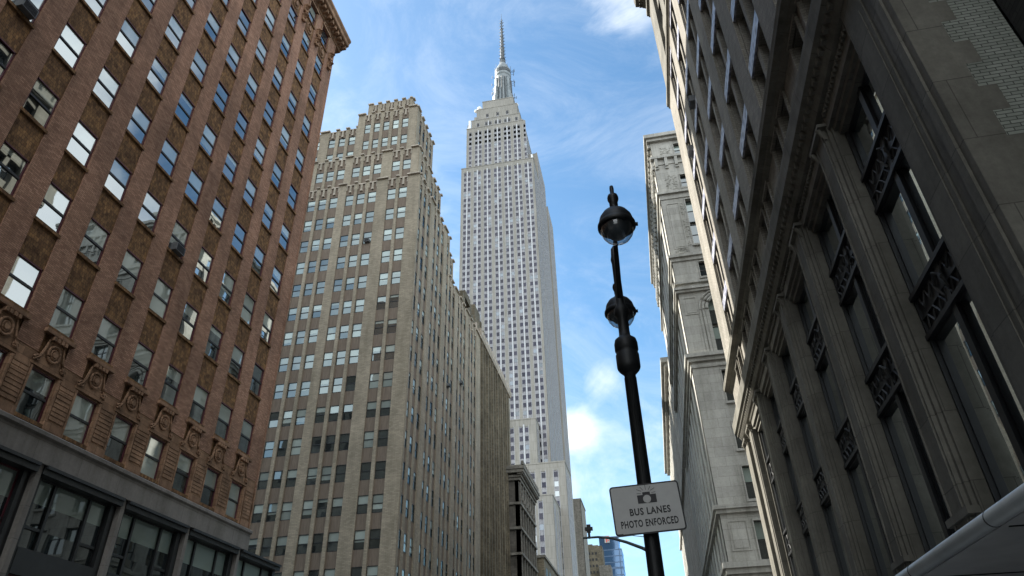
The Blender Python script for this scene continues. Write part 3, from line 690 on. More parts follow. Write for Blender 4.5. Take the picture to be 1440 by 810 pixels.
    tp = MB(TX(-24.05)); tp.prism([(-.7, 57.6), (.25, 57.6), (.42, 58.1), (.42, 58.7), (-.7, 58.9)], 100.05, 126.2)
    k = 100.3
    while k < 126: tp.box(k, k+.5, 58.8, 59.5, -.4, .3); k += 1.25
    tp.build('coping', 'b_coping', c)
    up = MB(TI); up.box(-60, -24.78, -Z0, 57.9, 100.4, 125.9)
    up.box(-60, -26.4, 57.9, 64.8, 101.5, 112); up.box(-60, -26.0, 57.9, 67.2, 104.5, 108.5); up.box(-60, -26.6, 57.9, 62.8, 112, 118.5); up.box(-60, -25.9, 57.9, 64.2, 113.5, 115.2)
    for q in range(7): up.box(-26.3, -25.9, 58, 66-abs(q-3)*.7, 102.4+q*2.2, 103.1+q*2.2)
    up.build('core', 'b_rough', c)
    rb = MB(TI)
    for q in range(9): rb.box(-25.3, -24.9, 58.6, 61.5-(q % 3)*.6, 101.5+q*2.6, 102.0+q*2.6)
    rb.build('roof_finial', 'b_coping', c)
    W2.finish(c)
building_tan()
air_conditioner(TY(65.6), (-.5237+.0242*2)*65.6+.35, 14.21+3.424*12-1.8, -.2, 'dark air conditioner on the upper front of the tan tower, facing the street')
air_conditioner(TX(-24), (2.748+.2755*2+.078)*23.95+.2, 14.21+3.424*8-1.8, -.2, 'small air conditioner on the street side of the tan tower, near its middle height')
air_conditioner(TX(-24), (2.748+.2755*3+.078)*23.95+.2, 14.21+3.424*9-1.8, -.2, 'small air conditioner on the street side of the tan tower, nearest its weathered end')

# ------------------------------------------------------------------ ornate dark block (x = -22, y 122..139)
def building_ornate():
    b = thing('cornice_building', 'narrow dark building with heavy carved cornice, between the weathered brick block and the skyscraper', 'building', (-27, 130, -Z0))
    X = -22; T = TX(X); y0, y1 = 122.0, 138.6
    co = MB(TI); co.box(-34, X-.72, -Z0, 41.2, y0+.7, y1); co.build('core', 'dark_bldg', b)
    w = MB(T); W = Windows('black')
    cols = [(y0+1.4+2.55*k, y0+2.9+2.55*k) for k in range(6)]
    rows = []
    for s in range(10):
        zb = 30.95-4.3*s; rows += [(zb+.35, zb+1.75), (zb+2.2, zb+3.6)]
    bars(cols, rows, w, y0, y1, -Z0, 35.2, 0, -.15, -.7, 0, 0)
    bars([(a+.1, c-.1) for a, c in cols], [(36.2, 38.6)], w, y0, y1, 35.2, 41, -.05, -.2, -.7, 0, 0)
    w.T = TY(y0); bars([], [], w, -34, X, -Z0, 41, 0, 0, -.7); w.build('wall', ['dark_bldg'], b)
    t = MB(TI)
    for s in range(11):
        z = 35.2-4.3*s; t.box(-34, X+.35, z-.15, z+.28, y0-.3, y1)
    for k in range(7):
        t.T = T; q = y0+.9+2.55*k; t.box(q-.28, q+.1, -Z0, 35, 0, .16); t.box(q-.25, q+.1, 35.5, 39.5, -.02, .3)
    for a, c in cols:
        m0 = (a+c)/2; t.tube([(m0+.85*cos(k*pi/8), 38.0+.95*sin(k*pi/8), .05) for k in range(9)], .16, 6); t.tube([(m0, 36.3, .1), (m0+.1, 37.2, .28), (m0, 38.0, .2)], [.3, .22, .1], 6)
    t.build('string_course', 'pale_trim', b)
    c = MB(TI)
    for p, z_0, z_1 in ((.35, 39.4, 39.9), (.6, 39.9, 40.3), (1.15, 40.6, 41.2), (1.3, 41.2, 41.7), (.9, 41.7, 42.0)): c.box(-34, X+p, z_0, z_1, y0-p, y1+.3)
    q = y0-.9
    while q < y1: c.box(X-.1, X+1.0, 40.3, 40.62, q, q+.5); q += 1.05
    q = y0-1.0
    while q < y1: c.T = TI; c.box(X+.75, X+1.15, 42.0, 42.7, q, q+.55); q += 1.3
    c.build('cornice', 'pale_trim', b)
    for a, c_ in cols:
        for d, e in rows:
            if e > -Z0+1: W.add('E', T, a+.02, c_-.02, d, e, -.45, 0 if R() < .8 else .5, kind='plain')
        W.add('E', T, a+.12, c_-.12, 36.2, 38.6, -.45, 0, kind='plain')
    W.finish(b)
building_ornate()
lb = MB(TI); lb.box(-32, -21.4, -Z0, 30.6, 145, 170, 0); lb.box(-32.3, -21.1, 30.6, 31.1, 144.7, 170.3, 1); lb.box(-29, -25, 31.1, 33, 150, 156, 0)
for k in range(5):
    for z in range(8): lb.box(-21.42, -21.36, 27.0-z*3.6, 29.0-z*3.6, 147+k*4.4, 149.0+k*4.4, 2)
tag(lb.build('low_block', ['b_rough', 'pale_trim', 'black']), 'low dark block with pale roof edge, beside the carved cornice building at the bottom', 'building')

# ------------------------------------------------------------------ skyscraper
def skyscraper():
    b = thing('skyscraper', 'tall grey limestone skyscraper with stepped crown and antenna mast, centre of the view', 'skyscraper', (-56, 310, -Z0))
    W = Windows('esb_span'); FLR = 3.72
    stone = MB(); span = MB(); chrome = MB()
    def strips(T, pairs, u0, u1, v0, v1, zt=None, single_w=1.62, gap=2.3, key='S', back=-.5, chr_=True, gset=None):
        """pairs: list of (centre, n) window strips"""
        cols = []
        for c, n in pairs:
            if n == 1: cols.append((c-single_w/2, c+single_w/2))
            else: cols.append((c-gap/2-single_w/2, c-gap/2+single_w/2)); cols.append((c+gap/2-single_w/2, c+gap/2+single_w/2))
        cols.sort(); stone.T = T; span.T = T; chrome.T = T
        tz = v1-3.0 if zt is None else zt
        u = u0
        for a, c in cols+[(u1, u1)]: stone.box(u, a, v0, v1, back, 0); u = c
        for a, c in cols:
            stone.box(a, c, tz, v1, back, 0); span.box(a, c, v0, tz, back, -.22 if key != 'T' else -.08)
            if chr_:
                chrome.box(a-.12, a, v0, tz+.5, -.1, .08); chrome.box(c, c+.12, v0, tz+.5, -.1, .08)
            z = tz-.5
            while z-1.9 > v0:
                if gset: gd = random.choice(gset)
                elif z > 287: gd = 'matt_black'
                else: gd = random.choice(['g_blue']*9+['g_pale'])
                W.add(key, T, a+.03, c-.03, z-2.1, z, -.22 if key != 'T' else -.08, 0, kind='plain', gd=gd, gb='g_pale'); z -= FLR
        if chr_:
            for c, n in pairs:
                if n == 2:
                    chrome.box(c-.26, c+.26, v0, tz+.9, -.1, .10)
    fr = (.085, .225, .362, .503, .643, .782, .922)
    X0, X1 = -77.0, -36.0
    cx = [X0+41*f for f in fr]
    full = [(x, 2) for x in cx]
    strips(TY(277), full, X0, X1, -Z0, 268.5)
    strips(TY(279), [(cx[0]+1.0, 1)]+[(x, 2) for x in cx[1:6]]+[(cx[6]-1.3, 1)], -74.8, -40.9, 268.5, 301.5, zt=298.5)
    # crown steps
    cr = MB(TI)
    strips(TY(281), [(cx[1]-.6, 1), (cx[2], 2), (cx[3], 2), (cx[4], 2), (cx[5]-.2, 1)], -72.5, -43.0, 301.5, 310.0, zt=307.5, chr_=True, gset=['black'], key='S')
    strips(TY(283), [(cx[2]-1, 1), (cx[3]-.5, 1), (cx[4]-.3, 1)], -69.8, -44.8, 310.0, 321.0, zt=316.5, chr_=False, gset=['black'])
    strips(TY(285), [], -66.6, -47.2, 321.0, 329.5, chr_=False)
    # sides facing the street
    sy = lambda a, n, p=5.85: [(a+p*k, 2) for k in range(n)]
    strips(TX(X1), sy(280.2, 3), 277.02, 295, -Z0, 268.5, key='T'); strips(TX(X1), sy(298.5, 5), 295, 326, -Z0, 290, key='T')
    strips(TX(X1+.4), sy(333.2, 3), 329.5, 352, -Z0, 277, key='T'); strips(TX(X1-2.5), [], 326, 329.5, -Z0, 285, key='T')
    strips(TX(-40.9), sy(283, 5), 279.02, 313, 268.5, 301.5, key='T')
    strips(TX(-43), [], 281.02, 309, 301.5, 310); strips(TX(-44.8), [], 283.02, 306, 310, 321); strips(TX(-47.2), [], 285.02, 303, 321, 329.5)
    # lower masses towards the viewer
    strips(TY(268), [(-80+41*f, 2) for f in fr[:5]]+[(-51.6, 2), (-45.4, 2)], -82, -40.2, -Z0, 112.0); strips(TX(-40.2), [(272.5, 2)], 268.02, 277, -Z0, 112.0, key='T')
    strips(TY(258), [(-31.9, 1), (-36.7, 1), (-40.9, 1), (-45.7, 1), (-50, 1), (-54.5, 1), (-59, 1)], -84, -28.2, -Z0, 89.0, single_w=1.7, gset=['g_blue', 'g_blue', 'g_pale', 'g_dark']); strips(TX(-28.2), sy(262, 3, 5.2), 258.02, 276, -Z0, 89.0, key='T', gset=['g_blue', 'g_dark'])
    strips(TY(240), [(-38.4, 1), (-35.7, 1), (-43, 1), (-45.7, 1), (-50.5, 1), (-53, 1)], -70, -31.3, -Z0, 71.3, zt=69.6, single_w=1.55, gset=['g_blue', 'g_pale', 'g_pale', 'g_dark']); strips(TX(-31.3), sy(244, 2, 8), 240.02, 258, -Z0, 71.3, key='T', gset=['g_dark', 'g_blue'])
    core = MB(TI)
    for x0, x1, y0, y1, zt in ((X0, X1-.5, 277.5, 326, 268), (X0, X1-.1, 329.5, 352, 276.5), (X0, X1-3, 326, 330, 284), (-76, X1-.5, 295, 326, 289.5), (-74.8, -41.4, 279.5, 313, 301), (-72.5, -43.5, 281.5, 309, 309.5), (-69.8, -45.3, 283.5, 306, 320.5), (-66.6, -47.7, 285.5, 303, 329),
                               (-82, -40.7, 268.5, 277, 111.5), (-84, -28.7, 258.5, 276, 88.5), (-70, -31.8, 240.5, 258, 70.8)):
        core.box(x0, x1, -Z0, zt, y0, y1)
    core.build('core', 'esb_stone', b)
    # copings, shoulders
    cp = MB(TI)
    for x0, x1, y0, y1, z in ((X0, X1, 277, 295, 268.5), (-74.8, -40.9, 279, 313, 301.5), (-72.5, -43, 281, 309, 310), (-69.8, -44.8, 283, 306, 321), (-66.6, -47.2, 285, 303, 329.5), (-82, -40.2, 268, 277, 112), (-84, -28.2, 258, 276, 89), (-70, -31.3, 240, 258, 71.3)):
        cp.box(x0-.15, x1+.15, z, z+.5, y0-.15, y1)
    cp.box(-74.6, -73, 301.8, 306, 280, 281.5); cp.box(-71, -69.6, 310.3, 314, 282, 284); cp.box(-42.8, -41.6, 301.8, 305, 281, 290)
    cp.build('coping', 'esb_stone', b)
    stone.build('wall', 'esb_stone', b); span.build('spandrel', 'esb_span', b); chrome.build('mullion', 'esb_chrome', b)
    W.finish(b)
    # mooring mast
    cxm, cym = -57.0, 305.0
    m = MB(); N8 = 16
    m.lathe((cxm, cym, 0), [(9.5, 328), (9.5, 332), (7.0, 333), (6.2, 336), (5.6, 350), (5.1, 366), (5.0, 372), (5.5, 373), (5.5, 375), (4.8, 375.5), (4.8, 378), (5.3, 378.4), (5.3, 379.6), (4.3, 380), (4.2, 382), (3.4, 384.5), (2.3, 386.5), (1.8, 388), (0, 388)], 20)
    for k in range(4):
        a = pi/4+k*pi/2; ca, sa = cos(a), sin(a)
        for (r0, r1, z1, th) in ((3, 8.6, 341, 1.5), (3, 7.8, 351, 1.3), (3, 6.9, 360, 1.1), (3, 6.2, 369, .9)):
            P = []
            for rr in (r0, r1):
                for s_ in (-1, 1): P.append((cxm+ca*rr-sa*th*s_, cym+sa*rr+ca*th*s_))
            i = []
            for z in (329, z1):
                for x, y in (P[0], P[1], P[3], P[2]): i.append(m.vert((x, y, z)))
            for q in ((0, 1, 2, 3), (4, 5, 6, 7), (0, 1, 5, 4), (1, 2, 6, 5), (2, 3, 7, 6), (3, 0, 4, 7)): m.f.append([i[t] for t in q]); m.m.append(0)
    m.build('mast_body', 'mast', b)
    gl = MB()
    for k in range(4):
        for off in (-.16, 0.0, .16):
            a = k*pi/2-pi/2+off*2.4; x, y = cxm+6.0*cos(a), cym+6.0*sin(a)
            gl.T = lambda u, v, w: (u, v, w)
            gl.tube([(x, y, 334), (cxm+5.25*cos(a), cym+5.25*sin(a), 369)], .55, 4)
    gl.lathe((cxm, cym, 0), [(5.45, 375.6), (5.45, 377.6), (4.9, 377.7)], 20); gl.build('mast_window', 'mast_dark', b)
    an = MB()
    # broadcast antenna: lattice sleeve tapering to a needle
    an.lathe((cxm, cym, 0), [(2.2, 386), (2.1, 389), (1.5, 392), (1.5, 404), (1.15, 405), (1.1, 416), (.8, 417), (.75, 425), (.35, 426), (.3, 436), (.12, 438), (.1, 443.0), (0, 443)], 8)
    for k in range(26):
        z = 390+k*1.75; r = 1.9-.045*k
        for j in range(4):
            a = j*pi/2+(k % 2)*pi/4; an.tube([(cxm, cym, z), (cxm+(r+.55)*cos(a), cym+(r+.55)*sin(a), z+.2), (cxm+(r+.55)*cos(a), cym+(r+.55)*sin(a), z+1.0)], .14, 4)
    for z in (392, 404.5, 416.5, 425.5): an.lathe((cxm, cym, z), [(0, -.2), (1.9-(z-392)*.03, -.2), (1.9-(z-392)*.03, .3), (0, .3)], 10)
    an.build('antenna', 'mast_dark', b)
    kit = MB()
    for k in range(30):
        a = random.choice([-.1, .2, pi+.2, pi-.3, -pi/2+.9, -pi/2-.9])+random.uniform(-.3, .3); z = 336+R()*44; r = 6.2+R()*1.5
        kit.tube([(cxm+r*cos(a)*.8, cym+r*sin(a)*.8, z), (cxm+(r+.9)*cos(a), cym+(r+.9)*sin(a), z)], .12, 4); kit.tube([(cxm+(r+.9)*cos(a), cym+(r+.9)*sin(a), z-1), (cxm+(r+.9)*cos(a), cym+(r+.9)*sin(a), z+1.2)], .18, 4)
    for k in range(8):
        a = k*pi/4; kit.tube([(cxm+5.4*cos(a), cym+5.4*sin(a), 379), (cxm+5.4*cos(a), cym+5.4*sin(a), 383.5)], .13, 4)
    kit.build('aerial', 'mast_dark', b)
    ds = MB()
    for x, y, z, r in ((-68.2, 284, 322.8, 1.6), (-70.6, 284.5, 322, 1.1), (-45.6, 285.5, 322.5, 1.4), (-73.9, 280.7, 303.5, 1.0), (-41.9, 282, 303.2, .9)):
        ds.lathe((x, y, z), [(0, r), (r*.7, r*.72), (r, 0), (r*.7, -r*.7), (0, -r)], 10)
    ds.box(0, 0, 0, 0, 0, 0); ds.T = TI
    ds.box(-73.9, -72.6, 302, 309.5, 279.7, 280.6); ds.box(-37.5, -36.6, 269, 273.5, 279, 283); ds.build('roof_dish', 'white_kit', b)
skyscraper()

# slab beyond, and the far blue tower
def far_things():
    b = thing('slab_tower', 'plain grey slab tower just right of the skyscraper base, partly behind it', 'building', (-36, 390, -Z0))
    s = MB(TI); s.box(-42, -34.3, -Z0, 109, 380.4, 404); s.box(-39.5, -34.0, 109, 109.8, 380, 404.3)
    W = Windows('esb_span'); w = MB(TY(380)); cols = [(-40.5+1.5*k*2, -39.3+3*k) for k in range(2)]
    w.box(-42, -34.3, -Z0, 109, -.4, 0); w.build('wall', 'pale_trim', b)
    w = MB(TX(-34.28)); cs = [(381.5+2.4*k, 382.8+2.4*k) for k in range(9)]; rr = [(106-3.7*k, 108-3.7*k) for k in range(20)]
    bars(cs, rr, w, 380, 404, -Z0, 109, 0, -.1, -.3, 0, 0); s.T = TI
    w.build('side_wall', ['esb_stone'], b); s.build('core', 'pale_trim', b)
    for a, c in cs:
        for d, e in rr: W.add('G', TX(-34.28), a, c, d, e, -.28, 0, kind='plain')
    W.finish(b, 60)
    b = thing('glass_tower', 'distant blue glass tower with a small red and white sign on top', 'building', (-28, 510, -Z0))
    s = MB(TI); s.box(-34.5, -21.2, -Z0, 116, 500, 520); s.box(-36.3, -19.6, -Z0, 107.8, 499, 521); s.build('curtain_wall', 'blue_glass', b)
    s = MB(TI)
    for k in range(9):
        z = 107-k*4.1; s.box(-36.35, -19.5, z, z+(1.3 if k in (3, 5) else .55), 498.9, 521)
    s.box(-34.6, -21.1, 115.6, 116.3, 499.9, 520); s.box(-36.35, -35.2, -Z0, 107.9, 498.8, 499.4); s.box(-21.6, -21.0, -Z0, 107.9, 498.8, 499.4)
    s.build('floor_band', 'blue_band', b)
    s = MB(TY(499.9)); s.box(-30.6, -27.2, 112.2, 116.9, 0, .5, 0); s.box(-33.4, -31.2, 115.6, 116.9, 0, .4, 0)
    s.box(-30.2, -27.6, 114.9, 116.4, .5, .7, 1); s.box(-29.6, -28.9, 112.6, 114.9, .5, .7, 1); s.box(-28.4, -27.7, 113.3, 114.2, .5, .7, 1)
    s.build('roof_sign', ['sign_white', 'red'], b)
    s = MB(TI); s.box(-41.8, -29, -Z0, 97.5, 440*1.0, 455, 0); s.box(-41.8, -40.2, 97.5, 101.2, 442, 446, 0); s.box(-38.5, -31.5, 97.5, 98.6, 443, 450, 0); s.box(-39.4, -34.9, 98.6, 99.3, 443, 448, 1); s.box(-31.5, -24.5, -Z0, 85.3, 436, 450, 1)
    for k in range(3):
        for j in range(8): s.box(-37.5+k*2.0, -36.4+k*2.0, 92.5-j*3.6, 93.9-j*3.6, 439.9, 440.2, 2)
    # scale the block so that it sits in front of the tower at its own distance
    tag(s.build('brown_block', ['b_rough', 'pale_trim', 'black']), 'low brown block in front of the blue glass tower, with rooftop huts', 'building')
far_things()

# ------------------------------------------------------------------ right-hand stone building (facade x = 5.5, faces -x)
def building_right():
    b = thing('stone_building', 'sooty stone and buff brick building at right, with giant pilasters and two cornices', 'building', (12, 22, -Z0))
    T = TXn(5.5); YN, YF = 8.8, 36.3; P0 = 3.99
    stone = MB(T); W = Windows('black')
    pil = [(13.37+P0*k, 14.41+P0*k) for k in range(5)]+[(33.3, YF)]
    ops = []; u = 10.5
    for a, c in pil: ops.append((u, a)); u = c
    GT = 12.35
    # pilasters: stepped mouldings
    stone.box(YN, 10.5, -Z0, 12.9, -1.2, 0)
    for a, c in pil:
        if c == YF:
            stone.box(a, c, -Z0, 12.9, -1.2, -.30); stone.box(a+.12, a+.95, -Z0, 12.3, -.3, -.04); stone.box(a+.24, a+.83, -Z0, 12.3, -.04, .0); stone.box(c-1.1, c, -Z0, 12.3, -.3, .0)
            stone.box(a+1.3, c-1.4, 1, 11.6, -.3, -.18)
        else:
            stone.box(a-.06, c+.06, -Z0, 12.9, -1.2, -.16); stone.box(a+.02, c-.02, -Z0, 12.7, -.16, -.08); stone.box(a+.12, c-.12, -Z0, 12.45, -.08, .0)
            stone.box(a+.20, a+.25, -Z0, 12.4, .0, .03); stone.box(c-.25, c-.20, -Z0, 12.4, .0, .03)
        for z in (2.6, 3.05): stone.box(a-.03, c+.03, z, z+.13, -.45, .06)
        stone.box(a-.02, c+.02, -Z0, 2.6, -.45, .05)
    # near pier mouldings and joints
    stone.box(8.98, 9.2, -Z0, 12.4, 0, .05); stone.box(9.55, 10.38, -Z0, 12.2, 0, .035); stone.box(9.7, 10.25, -Z0, 12.0, .035, .055)
    # heads of the openings: stepped architraves
    for a, c in ops:
        stone.box(a, c, GT, 12.9, -1.2, -.10); stone.box(a, c, GT-.14, GT, -1.2, -.20); stone.box(a, c, GT-.28, GT-.14, -1.2, -.30)
        k = a+.1
        while k < c-.1: stone.box(k, k+.07, 12.62, 12.76, -.12, -.03); k += .16
    stone.build('stone_wall', 'c_stone', b)
    # capitals: little leaf tips on each pilaster
    def cap_mesh():
        m = MB(lambda u, v, w: (-w, u, v))
        for s_ in (-.42, .42):
            m.tube([(s_, -.28, .0), (s_, -.1, .06), (s_*1.03, .02, .11), (s_*1.06, .0, .16), (s_*1.04, -.07, .17)], [.03, .05, .06, .045, .02], 7)
        m.box(-.54, .54, .06, .16, -.1, .14); return m.mesh('capital', ['c_stone'])
    cm = cap_mesh()
    for a, c in pil[:-1]+[(33.3, 34.4), (35.2, 36.3)]: place('capital', cm, T((a+c)/2, 12.4, -.02), b)
    # iron window fronts
    ir = MB(T)
    for a, c in ops:
        m0 = (a+c)/2
        for z_0, z_1 in ((9.55, 10.6), (6.35, 7.35)):
            ir.box(a, c, z_0, z_1, -1.2, -.46); ir.box(a, c, z_1-.10, z_1, -.46, -.34); ir.box(a, c, z_0, z_0+.10, -.46, -.36); ir.box(a, c, z_0+.42, z_0+.47, -.46, -.41)
            k = a+.25; orn = MB(T)
            while k < c-.3:   # zigzag relief
                orn.tube([(k, z_0+.18, -.44), (k+.16, z_0+.40, -.42), (k+.32, z_0+.18, -.44)], .025, 4); orn.tube([(k, z_0+.85, -.44), (k+.16, z_0+.60, -.42), (k+.32, z_0+.85, -.44)], .025, 4); k += .34
            orn.tube([(m0-.14, z_0+.3, -.42), (m0-.2, z_0+.55, -.34), (m0, z_0+.72, -.30), (m0+.2, z_0+.55, -.34), (m0+.14, z_0+.3, -.42)], .03, 5); orn.build('iron_ornament', 'iron_relief', b)
        ir.box(m0-.10, m0+.10, -Z0, GT-.28, -1.2, -.42); ir.box(a, a+.12, -Z0, GT-.28, -1.2, -.40); ir.box(c-.12, c, -Z0, GT-.28, -1.2, -.40)
        for (z_0, z_1) in ((10.6, GT-.28), (7.35, 9.55), (2.6, 6.35)):
            for q0, q1 in ((a+.12, m0-.11), (m0+.11, c-.12)):
                W.add('CG', T, q0, q1, z_0, z_1, -.56, 1 if z_0 < 3 or R() < .4 else 0, kind='plain', gd='g_dark_low', gb='cg_pale')
        ir.box(a, c, 2.2, 2.6, -1.2, -.4); ir.box(a, c, -Z0, 2.2, -1.2, -1.0)
    ir.build('iron_spandrel', 'dark_iron', b)
    # lower cornice
    def cornice(z, dp, h, name, dent=True, y1=YF):
        m = MB(T)
        pr = [(-1.2, z), (.02, z), (.10, z+.12*h), (.35*dp, z+.2*h), (.42*dp, z+.30*h), (.92*dp, z+.38*h), (.95*dp, z+.62*h), (dp, z+.8*h), (dp, z+.92*h), (.3*dp, z+h), (-1.2, z+h)]
        m.prism(pr, YN-.12, y1+dp)
        if dent:
            k = YN
            while k < y1+dp-.2: m.box(k, k+.14, z+.16*h, z+.36*h, -.1, .62*dp); k += .3
        return m.build(name, 'c_stone', b)
    cornice(12.9, .36, .95, 'cornice')
    # mezzanine storey
    SH = 3.135; S0 = 16.39
    mz = MB(T); bays = [(14.93+P0*k, 14.93+P0*k+2.475) for k in range(-1, 5)]
    mc = []
    for a, c in bays: mc += [(a+.05, (a+c)/2-.28), ((a+c)/2+.28, c-.05)]
    bars(mc, [(14.05, 15.5)], mz, YN, YF, 13.8, 15.7, 0, -.05, -.7, 0, 0)
    for q0, q1 in mc:
        mz.box(q0-.12, q0-.02, 14.0, 15.55, 0, .07); mz.box(q1+.02, q1+.12, 14.0, 15.55, 0, .07); mz.box(q0-.12, q1+.12, 15.5, 15.6, 0, .1)
        W.add('CM', T, q0, q1, 14.05, 15.5, -.45, 0, kind='plain', gd='g_dark_low', gb='g_blind_low')
    mz.build('mezzanine_wall', 'c_brick', b)
    cornice(15.6, .42, .42, 'string_course', False)
    # brick shaft
    sh = MB(T); pn = MB(T); ml = MB(T); ZS = 38.1
    rows = [(S0+SH*k, S0+SH*k+2.55) for k in range(7)]
    u = YN
    for a, c in bays+[(YF, YF)]: sh.box(u, a, 16.1, ZS, -.9, 0); u = c
    for a, c in bays:
        v = 16.1
        for d, e in rows+[(ZS, ZS)]:
            sh.box(a, c, v, d, -.9, -.10); 
            if d-v > .3: pn.T = T; pn.v = []; pn.f = []; pn.m = []; pn.box(a+.02, c-.02, v+.01, d-.03, -.15, -.02); pn.build('relief_panel', 'c_panel', b)
            v = e
        m0 = (a+c)/2
        ml.box(m0-.15, m0+.15, 16.1, ZS, -.9, -.105); ml.box(a, a+.1, 16.1, ZS, -.9, -.15); ml.box(c-.1, c, 16.1, ZS, -.9, -.15)
        for d, e in rows:
            for q0, q1 in ((a+.1, m0-.17), (m0+.17, c-.1)): W.add('CS', T, q0, q1, d, e, -.48, random.choice([0, 0, 0, .3]), kind='sash', gd='g_dark_low', gb='g_blind_low')
    sh.build('brick_wall', ['c_brick'], b); ml.build('mullion', 'c_brick', b)
    cornice(38.1, .2, .6, 'belt_course', False)
    # top floors
    tp = MB(T); r2 = [(39.6, 42.0), (43.2, 45.4), (46.4, 48.4)]
    bars(bays, r2, tp, YN, YF, 38.6, 51.0, 0, -.25, -.9, 0, 0)
    for a, c in bays:
        m0 = (a+c)/2; tp.box(m0-.17, m0+.17, 38.6, 51, -.9, -.25)
        for d, e in r2:
            for q0, q1 in ((a, m0-.17), (m0+.17, c)): W.add('CS', T, q0, q1, d, e, -.72, 0, kind='sash')
    tp.build('upper_wall', 'c_stone', b)
    cornice(48.9, .24, .5, 'belt_course', False); cornice(50.9, .95, 1.6, 'roof_cornice', True)
    # far and near end walls, body
    co = MB(TI); co.box(6.6, 24, -Z0, 52, YN+.5, YF-.02); co.box(5.52, 6.7, 13, 51, YF-.9, YF-.01); co.build('core', 'c_brick', b)
    ew = MB(TY(YN)); ew.box(7.06, 24, -Z0, 51, -1.5, -1.1, 2); ew.box(5.504, 6.10, -Z0, 51, -.55, .006, 0); ew.box(6.10, 7.05, -Z0, 51, -1.45, .003, 1)
    z = 0.3
    while z < 50: ew.box(6.10, 6.36, z, z+.55, -.3, .006, 0); z += 1.10
    ew.build('end_wall', ['c_stone', 'c_glossbrick', 'matt_black'], b)
    W.finish(b)
building_right()
air_conditioner(TXn(5.5), 27.4, 16.39+3.135*4+.03, -.3, 'dark box air conditioner high on the buff brick facade at right, upper of two')
air_conditioner(TXn(5.5), 31.3, 16.39+3.135*4+.03, -.3, 'dark box air conditioner high on the buff brick facade at right, lower of two')

# canopy over the pavement
cn = thing('canopy', 'metal entrance canopy with rounded lip at the lower right corner', 'canopy', (4.3, 9, 1.5))
lip = MB(); lip.tube([(3.0, 3.5, 1.525), (3.0, 15, 1.525)], .078, 20); lip.build('rounded_lip', 'metal_canopy', cn, smooth=True)
cs_ = MB(TI); cs_.box(3.04, 5.45, 1.45, 1.50, 3.5, 15); cs_.build('soffit', 'soffit', cn)
cb = MB(TI)
for y in (6.9, 9.3, 11.7): cb.box(3.1, 5.45, 1.44, 1.45, y, y+.02)
cb.T = lambda x, y, z: (x, y, z); cb.tube([(3.0, 6.9, 1.525), (3.0, 6.92, 1.525)], .081, 20); cb.tube([(3.0, 9.3, 1.525), (3.0, 9.32, 1.525)], .081, 20)
cb.build('seam', 'black', cn)

